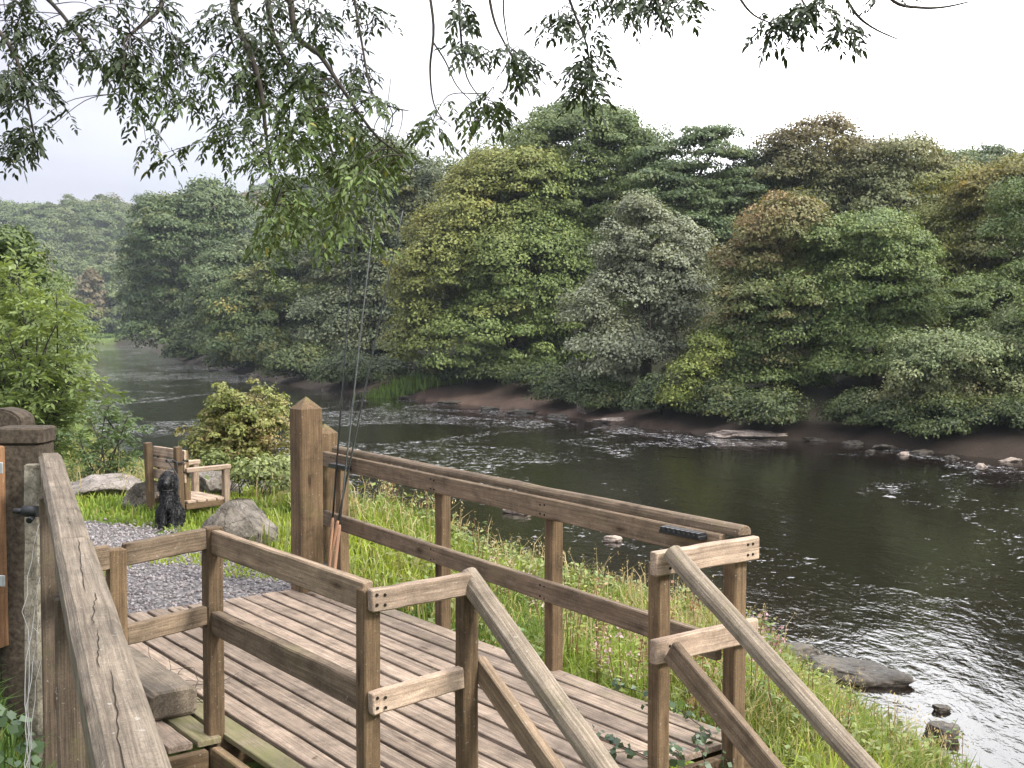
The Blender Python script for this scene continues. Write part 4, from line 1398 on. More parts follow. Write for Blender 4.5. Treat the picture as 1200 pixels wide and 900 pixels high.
ftree('broadleaf_tree', 'olive tree with thin orange-tinged top on the skyline', 72, 1062,
      [(1058, 192, 34, 28), (1030, 215, 30, 34), (1088, 215, 32, 28), (1060, 250, 52, 44), (1085, 300, 50, 50)], .4, ((.09, .11, .055), (.16, .175, .09)), 11, group=FB, accent=OLIVE, acc_amt=.22, acc_dir=(.5, 0, .6), dens=.85)
ftree('broadleaf_tree', 'yellowing olive tree standing in the middle of the right bank trees', 60, 1115,
      [(1110, 238, 34, 32), (1098, 290, 42, 42), (1128, 335, 46, 48), (1092, 370, 36, 40), (1140, 270, 26, 40)], .33, ((.10, .125, .035), (.20, .205, .065)), 12, group=FB, accent=GOLD, acc_amt=.2)
ftree('broadleaf_tree', 'grey-green tree cut by the right edge of the photo, top tinged yellow', 58, 1182,
      [(1180, 245, 38, 44), (1172, 300, 36, 46), (1205, 300, 40, 60), (1150, 230, 22, 24), (1190, 360, 44, 44), (1215, 220, 40, 36)], .35, ((.085, .108, .055), (.17, .185, .09)), 13, group=FB, accent=GOLD, acc_amt=.12, acc_dir=(-.4, 0, .6))
ftree('broadleaf_tree', 'low spreading pale-leaved tree overhanging the water at the right edge', 46, 1130,
      [(1108, 428, 52, 38), (1165, 432, 52, 44), (1196, 400, 36, 36), (1078, 462, 44, 28), (1150, 465, 58, 26), (1060, 482, 26, 18), (1215, 450, 46, 44), (1110, 488, 44, 16), (1165, 488, 44, 16), (1205, 485, 34, 20)], .28, ((.11, .15, .07), (.21, .245, .13)), 14, group=FB, droop=.35, accent=(.26, .2, .12), acc_amt=.02, acc_dir=(0, 0, -.5))
ftree('broadleaf_tree', 'mid green tree between the yellowing olive tree and the low pale tree', 54, 1165,
      [(1160, 365, 44, 40), (1130, 385, 36, 32), (1195, 350, 34, 38), (1150, 420, 48, 34)], .28, G_MID, 15, group=FB)
ftree('shrub', 'bright yellow-green shrub between the grey willow and the copper tree', 53, 818,
      [(812, 452, 24, 26), (836, 422, 20, 26), (828, 470, 28, 18), (800, 474, 18, 14)], .12, ((.11, .145, .03), (.18, .21, .05)), 16, group=FB, cat='shrub')
ftree('broadleaf_tree', 'hazy blue-green treetop far behind on the skyline near the right edge', 135, 1130,
      [(1128, 196, 34, 14), (1108, 205, 24, 14), (1150, 206, 26, 16), (1130, 230, 50, 30)], .3, G_MID, 17, group=FB)
# understorey at the foot of the far trees, shade put into leaf colour
us = [q for q in [(352, 95, 440, 30), (410, 85, 448, 34), (462, 80, 452, 30), (585, 72, 458, 34), (630, 68, 462, 34), (668, 62, 468, 30), (712, 58, 472, 30), (775, 53, 478, 30), (850, 51, 482, 26), (905, 48, 488, 30), (960, 48, 490, 34), (1005, 47, 494, 30),
      (1050, 45, 496, 26), (1100, 43, 498, 30), (1150, 43, 500, 30), (1195, 42, 500, 34), (280, 122, 428, 24), (225, 162, 416, 22), (520, 76, 455, 30), (560, 73, 452, 30)] if q[0] not in (960,)]
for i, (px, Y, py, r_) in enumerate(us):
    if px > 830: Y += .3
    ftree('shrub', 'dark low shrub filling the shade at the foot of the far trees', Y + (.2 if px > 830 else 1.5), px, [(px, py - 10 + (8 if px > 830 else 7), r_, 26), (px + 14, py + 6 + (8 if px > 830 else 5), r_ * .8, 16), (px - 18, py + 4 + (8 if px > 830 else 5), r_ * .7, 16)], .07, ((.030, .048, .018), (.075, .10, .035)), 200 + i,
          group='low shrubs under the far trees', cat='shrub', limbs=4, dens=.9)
# second row that closes the gaps between the crowns
bk = [(505, 110, 240, 60), (560, 108, 225, 60), (640, 104, 240, 60), (755, 92, 205, 48), (790, 90, 260, 60), (880, 90, 222, 52), (1010, 88, 215, 55), (1080, 84, 215, 50), (1145, 80, 215, 55), (1215, 78, 215, 60), (300, 150, 320, 55), (375, 130, 290, 60)]
for i, (px, Y, py, r_) in enumerate(bk):
    ftree('woodland_tree', 'shadowy tree in the second row filling the gaps between the crowns', Y, px,
          [(px, py + 10, r_ * .8, 40), (px - 30, py + 60, r_, 55), (px + 30, py + 70, r_, 60), (px, py + 140, r_, 70)], .35, ((.06, .085, .045), (.11, .145, .07)), 300 + i, group='second row of trees on the far bank', dens=.8)
# beyond the frame at the right, mirrored by the water
ftree('woodland_tree', 'green bank tree just outside the view at the right', 46, 1290, [(1290, 260, 90, 90), (1280, 400, 90, 70), (1340, 330, 80, 110)], .4, G_MID, 401, group=FB, dens=.7)

# reeds on the far bank
kr = 2600
pr_ = np.array([atz(490, 463, WATER)[:]])
X_ = RNG.normal(0, 1.5, kr) + at(492, 460, 76).x; Y_ = RNG.normal(0, .8, kr) + 77.5
Zr = terrain(X_, Y_)
hgt = RNG.uniform(.5, 1.1, kr)
V, F = leaves_np(np.stack([X_, Y_, Zr + hgt * .45], 1), RNG.normal(size=(kr, 3)) * np.array((1, 1, .1)), hgt, .16, RNG, RNG.normal(size=(kr, 3)) * .25 + np.array((0, 0, 1)))
o = link('grass_patch', np_mesh('grass_patch', V, F, False, np.array((.11, .17, .04))[None] * RNG.uniform(.7, 1.3, (kr, 1))), M_GRASS)
tag(o, 'fresh green grass patch on the brown far bank', 'grass', kind='stuff')

# wooded hill that closes the valley upstream
rng = np.random.default_rng(77)
Vs, Fs, Cs = [], [], []
off = 0
spots = []
for k in range(560):
    bear = rng.uniform(-.58, -.10); Y = rng.uniform(338, 520) if k > 90 else rng.uniform(338, 362)
    spots.append((bear * Y, Y))
spots = np.array(spots)
zz = terrain(spots[:, 0], spots[:, 1]); dn_, df_, in_ = shore(spots[:, 0], spots[:, 1])
for k, ((x, y), z0) in enumerate(zip(spots, zz)):
    if in_[k]: continue
    r_ = rng.uniform(4.5, 8); hh = rng.uniform(5, 9)
    pal = rng.random()
    cols = ((.06, .085, .026), (.11, .14, .042)) if pal < .7 else (((.08, .10, .035), (.13, .14, .05)) if pal < .9 else ((.10, .085, .05), (.16, .125, .07)))
    V, F, col, _ = crown_np(rng, [(0, 0, hh, r_, r_, r_ * .9), (r_ * .4, 0, hh * .6, r_ * .7, r_ * .7, r_ * .6), (-r_ * .5, 0, hh * .5, r_ * .7, r_ * .7, r_ * .6)], 2.2, 36, 80, .95, cols)
    Vs.append(V + np.array((x, y, z0))); Fs.append(F + off); Cs.append(col); off += len(V)
o = link('hillside_woods', np_mesh('hillside_woods', np.vstack(Vs), np.vstack(Fs), False, np.vstack(Cs)), M_LEAF)
tag(o, 'hazy wooded hillside closing the valley upstream', 'woods', kind='stuff')
x_ = at(108, 386, 352)
ftree('conifer', 'narrow reddish-brown tree standing out at the foot of the wooded hill', 340, 108, [(108, 350, 10, 22), (108, 332, 6, 14), (108, 368, 12, 16)], .3, ((.10, .085, .05), (.15, .12, .075)), 501, leaf=1.1, crad=1.6, limbs=3)
kr = 900
X_ = at(118, 386, 334).x + RNG.normal(0, 6, kr); Y_ = 331 + RNG.uniform(0, 9, kr)
Zr = np.maximum(terrain(X_, Y_), WATER)
V, F = leaves_np(np.stack([X_, Y_, Zr + .5], 1), RNG.normal(size=(kr, 3)), np.full(kr, 1.3), .4, RNG, RNG.normal(size=(kr, 3)) * .6 + np.array((0, 0, 1)))
o = link('meadow_grass', np_mesh('meadow_grass', V, F, False, np.array((.12, .18, .05))[None] * RNG.uniform(.7, 1.3, (kr, 1))), M_GRASS)
tag(o, 'pale green grassy bank at the far bend of the river', 'grass', kind='stuff')

# ------------------------------------------------------------------ shrubs on the near bank
yf = at(40, 520, 21); yf.z = tz(yf.x, yf.y)
rnd = random.Random(12)
ytips = [at(px, py, 21 + rnd.uniform(-1.2, 1.2)) for px, py in ((18, 300), (0, 318), (40, 318), (66, 345), (76, 362), (80, 405), (82, 448), (60, 385), (25, 372), (-18, 345), (78, 428), (12, 430), (48, 440), (74, 480), (30, 490), (70, 490), (0, 480), (45, 350), (8, 390), (-10, 420))]
wispy('young_ash', 'bright green feathery young ash on the near bank at the left edge', 'tree', yf, ytips, .15, .46, ((.075, .115, .035), (.20, .25, .085)), 601, twig_n=10, per=6, spread=.55, r0=.028)
ftree('young_tree', 'darker leafy tree behind the bright young tree at the left edge', 27, 22,
      [(14, 300, 26, 30), (30, 350, 34, 40), (6, 380, 36, 60), (60, 440, 26, 30)], .07, ((.06, .09, .028), (.10, .14, .045)), 602, leaf=.12, crad=.34, dens=.8, stems=2, loose=True)
yf = at(118, 535, 19.5); yf.z = tz(yf.x, yf.y)
ytips = [at(px, py, 19.5 + rnd.uniform(-.5, .5)) for px, py in ((128, 474), (150, 488), (156, 505), (105, 490), (92, 505), (138, 515), (115, 478))]
wispy('straggly_shrub', 'straggly dark green shrub by the water behind the pale slab', 'shrub', yf, ytips, .095, .26, ((.05, .085, .035), (.12, .165, .07)), 603, twig_n=9, per=5, spread=.38, r0=.016)
ftree('autumn_bush', 'rounded bush turning yellow and russet behind the bench', 16.5, 282,
      [(286, 486, 42, 32), (250, 512, 28, 26), (316, 500, 30, 34), (285, 522, 52, 26), (262, 488, 26, 26), (290, 545, 50, 22), (240, 535, 22, 20)], .035, ((.13, .155, .04), (.22, .23, .08)), 604, leaf=.05, crad=.13, dens=.9, loose=True, stems=6, cat='bush', accent=(.25, .155, .09), acc_amt=.42, acc_dir=(.2, 0, -.4))
for i, (px, py, Y, r_) in enumerate(((322, 556, 14.5, 30), (352, 566, 13.2, 26), (250, 548, 15.8, 30), (298, 560, 14.2, 24))):
    ftree('bramble', ('pale bramble thicket between the bush and the tall post', 'leafy bramble mound just left of the tall post', 'bramble patch behind the bench armrests', 'low bramble under the autumn bush')[i], Y, px,
          [(px, py, r_, 18), (px + 12, py + 8, r_ * .8, 14)], .012, ((.10, .13, .04), (.20, .225, .095)), 620 + i, leaf=.055, crad=.13, dens=.9, stems=3, limbs=6, loose=True, cat='bramble')

lbk = [(-30, 34, 330, 60), (35, 44, 372, 34), (75, 62, 388, 26), (20, 60, 340, 40), (-20, 90, 330, 50), (60, 100, 366, 26), (88, 150, 374, 14), (45, 150, 350, 30)]
for i, (px, Y, py, r_) in enumerate(lbk):
    ftree('shrub' if i in (1, 2) else 'woodland_tree', 'leafy growth on the near bank upstream, behind the bright young tree', Y, px,
          [(px, py, r_, r_ * .9), (px - r_ * .4, py + r_ * .7, r_ * .9, r_ * .7), (px + r_ * .2, py + r_ * 1.1, r_ * .8, r_ * .6)], .1, G_MID, 640 + i,
          group='growth along the near bank upstream', dens=.7, limbs=5, cat='shrub' if i in (1, 2) else 'tree')

# ------------------------------------------------------------------ overhanging ash
ash = empty('overhanging_ash', (-6.4, 8.4, 0))
tag(ash, 'ash tree reaching in from the upper left with drooping leafy sprays', 'tree')
tr_pts = [(-6.4, 8.4, -.5), (-6.45, 8.4, .8), (-6.3, 8.3, 2.4), (-6.0, 8.1, 4.2), (-5.6, 8.0, 6.2), (-5.4, 8.3, 8.5)]
Tubes().add(smooth_path(tr_pts, 5), .27, .10, 12).build('trunk', M_BARK, ash)
fork = Vector((-5.95, 8.1, 4.4)); fork2 = Vector((-5.6, 8.0, 6.0))
LK = .55
limbs = [
    ([fork, at(-40, -60, 8.0), at(80, -45, 7.6), at(188, -4, 7.3), at(153, 40, 7.0)], .06, .012),
    ([fork, at(-60, -30, 8.4), at(20, -20, 8.2), at(62, 5, 8.1), at(113, 72, 8.0), at(135, 110, 8.0)], .045, .007),
    ([fork, at(-70, 0, 7.2), at(-20, 20, 7.0), at(15, 60, 6.9), at(30, 110, 6.9), at(45, 185, 6.9)], .04, .006),
    ([fork2, at(60, -160, 7.8), at(210, -90, 7.6), at(266, -30, 7.5), at(276, 22, 7.5), at(294, 66, 7.4), at(306, 108, 7.4), at(312, 160, 7.4), at(322, 240, 7.4)], .075, .008),
    ([fork2, at(80, -170, 8.4), at(240, -110, 8.4), at(303, -35, 8.4), at(320, 40, 8.4), at(345, 90, 8.4), at(385, 165, 8.3), at(405, 250, 8.3)], .065, .007),
    ([fork2, at(120, -190, 7.2), at(270, -110, 7.0), at(332, -25, 7.0), at(347, 40, 7.0), at(375, 65, 6.9), at(405, 110, 6.9), at(440, 158, 6.9), at(472, 182, 6.8)], .06, .005),
    ([fork2, at(200, -230, 7.6), at(520, -150, 7.4), at(800, -120, 7.1), at(1000, -80, 6.8), at(1120, -60, 6.6)], .085, .02),
]
M1 = limbs[6][0]
hang = [
    ([at(405, -165, 7.45), at(412, -30, 7.4), at(424, 50, 7.4), at(436, 108, 7.4), at(456, 124, 7.4), at(479, 130, 7.4)], .012, .003),
    ([at(490, -155, 7.4), at(499, -40, 7.35), at(508, 30, 7.3), at(504, 80, 7.3), at(508, 120, 7.3), at(519, 140, 7.3)], .014, .003),
    ([at(508, 50, 7.3), at(522, 72, 7.3), at(535, 100, 7.3), at(556, 122, 7.3)], .006, .003),
    ([at(530, -150, 7.35), at(536, -30, 7.2), at(540, 40, 7.15), at(547, 90, 7.1), at(566, 118, 7.1)], .012, .003),
    ([at(562, -148, 7.3), at(570, -35, 7.2), at(578, 20, 7.2), at(592, 52, 7.2), at(602, 70, 7.2)], .014, .004),
    ([at(596, -60, 7.25), at(590, 0, 7.2), at(592, 30, 7.2), at(598, 62, 7.2)], .008, .003),
    ([at(640, -140, 7.2), at(655, -40, 7.0), at(672, 12, 7.0), at(688, 55, 7.0), at(694, 112, 7.0)], .013, .003),
    ([at(720, -130, 7.15), at(735, -60, 7.0), at(770, -5, 6.9), at(815, 22, 6.9)], .012, .003),
    ([at(830, -115, 7.05), at(850, -40, 6.6), at(866, -4, 6.5), at(884, 18, 6.5), at(912, 30, 6.5)], .013, .003),
    ([at(900, -100, 6.95), at(925, -40, 6.6), at(945, 8, 6.5), at(975, 12, 6.5)], .011, .003),
    ([at(955, -90, 6.85), at(975, -35, 6.4), at(1000, 12, 6.3), at(1022, 32, 6.3), at(1052, 46, 6.3)], .013, .0035),
    ([at(1005, -80, 6.8), at(1025, -30, 6.4), at(1048, 2, 6.3), at(1080, 9, 6.3), at(1108, 8, 6.3), at(1136, 2, 6.3)], .013, .004),
]
knots = []
for pts, r0, r1 in limbs:
    sp = smooth_path(pts, 5)
    Tubes().add(sp, r0 * LK, r1 * .8, 8).build('branch', M_TWIG, ash)
    knots += sp[4:]
for pts, r0, r1 in hang:
    sp = smooth_path(pts, 5)
    Tubes().add(sp, r0, r1, 6).build('branch', M_TWIG, ash)
    knots += sp[6:]
regions = [(28, 60, 44, 66, 15), (20, 130, 34, 40, 8), (44, 190, 20, 28, 4), (8, 205, 14, 22, 2),
           (115, 48, 48, 48, 12), (150, 98, 38, 28, 7), (200, 40, 48, 40, 8), (212, 108, 46, 42, 9), (180, 188, 26, 14, 3), (250, 60, 42, 56, 9), (240, 165, 34, 22, 4), (282, 128, 32, 46, 8),
           (322, 118, 44, 56, 13), (368, 130, 44, 54, 13), (402, 200, 56, 44, 15), (334, 220, 42, 56, 12), (440, 180, 30, 24, 5), (396, 268, 44, 40, 10), (322, 292, 26, 24, 4), (434, 300, 14, 12, 2), (372, 210, 50, 50, 10),
           (386, 22, 18, 14, 3), (455, 26, 16, 8, 2), (412, 84, 26, 26, 4), (430, 128, 18, 14, 2), (338, 30, 30, 26, 4),
           (513, 158, 14, 10, 3), (572, 134, 24, 16, 5), (610, 88, 22, 18, 5), (532, 18, 18, 14, 2), (545, 64, 16, 8, 2), (660, 22, 14, 14, 3), (690, 66, 10, 34, 4), (682, 116, 18, 12, 3), (704, 16, 26, 10, 4), (762, 12, 32, 10, 4), (800, 14, 14, 10, 2),
           (908, 34, 18, 12, 3), (934, 18, 18, 10, 2), (962, 14, 20, 8, 2), (1002, 44, 10, 12, 2), (1050, -4, 8, 4, 1)]
rnd = random.Random(5)
kn = np.array([k[:] for k in knots])
twigs = Tubes()
LB, LD, LS = [], [], []      # compound leaves: base, direction, scale
for (cx, cy, rx, ry, n_) in regions:
    for k in range(int(n_ * (.86 if cx < 300 else 1.0) + .5)):
        while True:
            a_, b_ = rnd.uniform(-1, 1), rnd.uniform(-1, 1)
            if a_ * a_ + b_ * b_ < 1: break
        Yd = rnd.uniform(6.4, 8.6) if cx < 480 else rnd.uniform(6.6, 7.3)
        if cx > 840: Yd = rnd.uniform(6.1, 6.6)
        p_ = at(cx + a_ * rx, cy + b_ * ry - 12, Yd)
        dd = kn - np.array(p_[:])
        dist = np.linalg.norm(dd * np.array((1, .8, 1)), axis=1) + np.where(dd[:, 2] < .02, .35, 0)
        q_ = Vector(kn[int(np.argmin(dist))])
        ln_ = (p_ - q_).length
        side = Vector((rnd.uniform(-1, 1), rnd.uniform(-1, 1), 0)) * .12 * ln_
        mid = q_.lerp(p_, .5) + Vector((0, 0, .16 * ln_)) + side
        sp = smooth_path([q_, mid, p_], 5)
        twigs.add(sp, .0045, .0016, 4)
        tdir = (sp[-1] - sp[-3]).normalized()
        nl = rnd.randint(6, 10)
        for j in range(nl):
            t_ = 1 - .5 * (j / nl) * min(1, .5 / max(ln_, .01))
            idx = min(len(sp) - 1, int(t_ * (len(sp) - 1)))
            ang = rnd.uniform(0, 6.28)
            dv_ = Vector((math.cos(ang), math.sin(ang), rnd.uniform(-.9, .25))) * .9 + tdir * .5
            LB.append(sp[idx][:]); LD.append(dv_.normalized()[:]); LS.append(rnd.uniform(.75, 1.15))
tw_o = twigs.build('twigs', M_TWIG, ash); tw_o['kind'] = 'stuff'
Va, Fa, nL = compound(np.array(LB), np.array(LD), np.array(LS), .17, .051, RNG)
cm = RNG.random((nL, 1))
ca = np.array((.014, .023, .009)) * (1 - cm) + np.array((.032, .048, .016)) * cm
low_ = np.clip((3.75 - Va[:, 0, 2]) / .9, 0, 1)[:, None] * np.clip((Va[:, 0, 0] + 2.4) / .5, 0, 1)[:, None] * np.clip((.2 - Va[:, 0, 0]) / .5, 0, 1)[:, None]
ca = ca * (1 + 2.6 * low_ * cm) + np.array((.026, .034, .003)) * low_  # lower sprays brightened: sunlight put into the leaf colour
yl = (RNG.random(nL) < .02) & (Va[:, 0, 2] < 3.2)
ca[yl] = np.array((.20, .19, .04))
wash = parent_world(ash)
off_ = np.array(wash.translation[:])
o = link('leaves', np_mesh('leaves', Va.reshape(-1, 3) + off_, Fa.reshape(-1, 4), False, np.repeat(ca, 2, 0)), M_ASH, ash)


# ------------------------------------------------------------------ grass on the near bank
def blades(x, y, z, h, w, col, rng, lean=.35, tipcol=None):
    n = len(x)
    az = rng.uniform(0, 2 * np.pi, n)
    ln = np.abs(rng.normal(lean, lean * .5, n))
    dx, dy = np.cos(az) * ln, np.sin(az) * ln
    fa = az + rng.normal(np.pi / 2, .5, n)
    wx, wy = np.cos(fa) * w * .5, np.sin(fa) * w * .5
    V = np.empty((n, 5, 3))
    V[:, 0] = np.stack([x - wx, y - wy, z - .02], 1); V[:, 1] = np.stack([x + wx, y + wy, z - .02], 1)
    mx, my, mz = x + dx * h * .35, y + dy * h * .35, z + h * .60
    V[:, 2] = np.stack([mx - wx * .8, my - wy * .8, mz], 1); V[:, 3] = np.stack([mx + wx * .8, my + wy * .8, mz], 1)
    V[:, 4] = np.stack([x + dx * h, y + dy * h, z + h * np.maximum(.35, 1 - .45 * ln)], 1)
    b0 = (np.arange(n) * 5)[:, None]
    T = np.concatenate([b0 + np.array([(0, 1, 3)]), b0 + np.array([(0, 3, 2)]), b0 + np.array([(2, 3, 4)])], 1).reshape(-1, 3)
    tc_ = col if tipcol is None else tipcol
    C_ = np.stack([col * .85, col, col * .4 + tc_ * .6], 1).reshape(-1, 3)
    return V.reshape(-1, 3), T, C_


def off_limits(x, y):
    t, s = deck_ts(x, y)
    bad = (t > -1.45) & (t < 2.95) & (s > -2.12) & (s < .02)
    bad |= (t > .2) & (t < 1.36) & (s > -2.75) & (s < .02)
    bad |= (t >= 2.9) & (t < 4.3) & (s > -1.7) & (s < -.6)
    return bad


def scatter(n, x0, x1, y0, y1):
    x = RNG.uniform(x0, x1, n); y = RNG.uniform(y0, y1, n)
    dn, df, ins = shore(x, y)
    ok = (~ins) & (dn < df) & ~off_limits(x, y)
    ok &= (np.abs(x / np.maximum(y, .5)) < .56) | ((x < 0) & (y < 9) & (x > -5.5))
    return x[ok], y[ok], dn[ok]


parts = []
# lawn by the bench and short grass
x, y, dnn = scatter(175000, -9, 3.5, 2.2, 17)
gi = in_poly(x, y, GRAVEL)
pt = vnoise(x, y, 1.7, 21)
gp_ = gi & ~((pt > .57) & (x > -4.0) & (y > 9.3))
ok = ~gp_ & (RNG.random(len(x)) < np.clip(9 / np.maximum(y, 1), .25, 1))
x, y, dnn, gi = x[ok], y[ok], dnn[ok], gi[ok]
z = terrain(x, y)
pn_ = vnoise(x, y, .9, 22); pf = vnoise(x, y, 4, 23)
edge = seg_dist(x, y, np.vstack([GRAVEL, GRAVEL[:1]]))
t, s = deck_ts(x, y)
wild = sstep(.25, 1.4, s) * sstep(-3, 0, t)            # ranker growth beside the deck
h = (.09 + .13 * sstep(.1, 1.2, edge) + .10 * pn_ * pf + .16 * wild) * RNG.uniform(.55, 1.35, len(x))
h = np.where((x < -1.6) & (y > 8.5), h * .6, h)
h = np.where(gi, .06 * RNG.uniform(.5, 1.3, len(x)), h)
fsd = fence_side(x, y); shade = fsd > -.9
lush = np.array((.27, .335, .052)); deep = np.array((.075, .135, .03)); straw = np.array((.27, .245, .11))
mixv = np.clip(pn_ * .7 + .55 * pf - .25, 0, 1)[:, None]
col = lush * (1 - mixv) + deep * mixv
col = np.where((shade & (y < 7.6))[:, None], np.array((.07, .12, .03)) * (.7 + .6 * pf[:, None]), col)  # fence-side grass painted darker green, standing in for shade
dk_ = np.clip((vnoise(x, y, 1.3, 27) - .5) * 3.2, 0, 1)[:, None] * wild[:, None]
col = col * (1 - dk_ * .55)
st = (RNG.random(len(x)) < .06 + .2 * sstep(5.5, 2, dnn))[:, None]
col = np.where(st, straw, col) * RNG.uniform(.75, 1.25, (len(x), 1))
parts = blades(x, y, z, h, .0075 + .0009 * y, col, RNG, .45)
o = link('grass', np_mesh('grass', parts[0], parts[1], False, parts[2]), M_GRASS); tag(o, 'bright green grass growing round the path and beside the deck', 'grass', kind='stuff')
# taller grass with straw-coloured heads along the bank edge
x, y, dnn = scatter(230000, -17, 7, 4.2, 34)
pn_ = vnoise(x, y, .55, 31)
dens = sstep(.1, 1.0, dnn) * sstep(6.6, 3.6, dnn + (pn_ - .5) * 3) * np.clip(10 / np.maximum(y, 1), .3, 1)
ok = (RNG.random(len(x)) < dens * .75) & ~in_poly(x, y, GRAVEL)
x, y, dnn, pn_ = x[ok], y[ok], dnn[ok], pn_[ok]
z = terrain(x, y)
pf = vnoise(x, y, 2.2, 33)
h = (.17 + .24 * pf) * RNG.uniform(.6, 1.35, len(x)) * np.where(y > 9, 1.0, .85)
pale = np.array((.34, .30, .15)); gre = np.array((.115, .165, .04)) * (.55 + .75 * vnoise(x, y, .8, 37))[:, None]
mv = np.clip(vnoise(x, y, 1.1, 35) * 1.5 - .2 + RNG.normal(0, .15, len(x)), 0, 1)[:, None]
col = gre * (1 - mv * .55) + pale * mv * .55
tip = gre * (1 - mv) + np.array((.40, .35, .19)) * mv
cv = RNG.uniform(.75, 1.25, (len(x), 1))
parts = blades(x, y, z, h, .008 + .0009 * y, col * cv, RNG, .55, tip * cv)
o = link('tall_grass', np_mesh('tall_grass', parts[0], parts[1], False, parts[2]), M_GRASS); tag(o, 'tall bent grass with straw tips along the bank edge', 'grass', kind='stuff')


# dry flowering stalks standing above the rest
x, y, dnn = scatter(20000, -9, 6, 5, 22)
ok = (RNG.random(len(x)) < sstep(.1, .8, dnn) * sstep(7.0, 3.5, dnn) * (vnoise(x, y, 1.0, 61) > .5) * .5) & ~in_poly(x, y, GRAVEL)
x, y = x[ok], y[ok]
z = terrain(x, y); h = RNG.uniform(.35, .75, len(x))
cs_ = np.array((.36, .29, .16)) * RNG.uniform(.6, 1.2, (len(x), 1))
V1, F1, C1 = blades(x, y, z, h, .004 + .0006 * y, cs_, RNG, .4)
tipp = V1.reshape(-1, 5, 3)[:, 4]
rep = 5
cen = np.repeat(tipp, rep, 0) + RNG.normal(0, .012, (len(x) * rep, 3)) - np.array((0, 0, 1)) * RNG.uniform(0, .12, (len(x) * rep, 1))
V2, F2 = leaves_np(cen, RNG.normal(size=cen.shape), RNG.uniform(.015, .035, len(cen)), .5, RNG, RNG.normal(size=cen.shape) * .4 + np.array((0, 0, 1)))
T2 = np.concatenate([F2[:, [0, 1, 2]], F2[:, [0, 2, 3]]], 0) + len(V1)
o = link('seeding_grass', np_mesh('seeding_grass', np.vstack([V1, V2]), np.vstack([F1, T2]), False, np.vstack([C1, np.tile(np.repeat(cs_, rep, 0) * 1.1, (2, 1))])), M_GRASS)
tag(o, 'dry straw-coloured grass stalks with seed heads on the bank', 'grass', kind='stuff')


# broad-leaved weeds over the bank
def weeds(n, x0, x1, y0, y1, fn, size, cols, hmin, hmax, name, label, mat=None, seedn=41):
    x, y, dnn = scatter(n, x0, x1, y0, y1)
    d_ = fn(x, y, dnn) * (vnoise(x, y, 1.3, seedn) > .45)
    ok = RNG.random(len(x)) < d_
    x, y = x[ok], y[ok]
    k = len(x)
    z = terrain(x, y) + RNG.uniform(hmin, hmax, k) * (.3 + .9 * vnoise(x, y, 2.0, seedn + 1))
    m_ = np.clip(vnoise(x, y, 1.6, seedn + 2) + RNG.normal(0, .2, k), 0, 1)[:, None]
    col = np.array(cols[0]) * (1 - m_) + np.array(cols[1]) * m_
    col *= RNG.uniform(.75, 1.25, (k, 1))
    nrm = np.array((0, 0, 1.0)) + RNG.normal(0, .55, (k, 3))
    V, F = leaves_np(np.stack([x, y, z], 1), nrm, size * RNG.uniform(.5, 1.3, k), .55, RNG)
    o = link(name, np_mesh(name, V, F, False, col), mat or M_LEAF)
    tag(o, label, 'weeds', kind='stuff')
    return o


weeds(150000, -8, 7, 5, 23, lambda x, y, d: sstep(.2, 1.0, d) * sstep(6.0, 3.5, d) * .9, .075, ((.085, .135, .032), (.20, .22, .065)), .05, .5, 'bank_weeds', 'low leafy weeds matted over the river bank')
weeds(26000, -3.6, 3, 3, 8.3, lambda x, y, d: np.where((fence_side(x, y) > -1.0), .5, 0), .055, ((.03, .055, .022), (.07, .105, .04)), .02, .16, 'ground_ivy', 'dark ivy and nettle leaves on the ground under the fence', M_LEAF_GLOSS, 51)


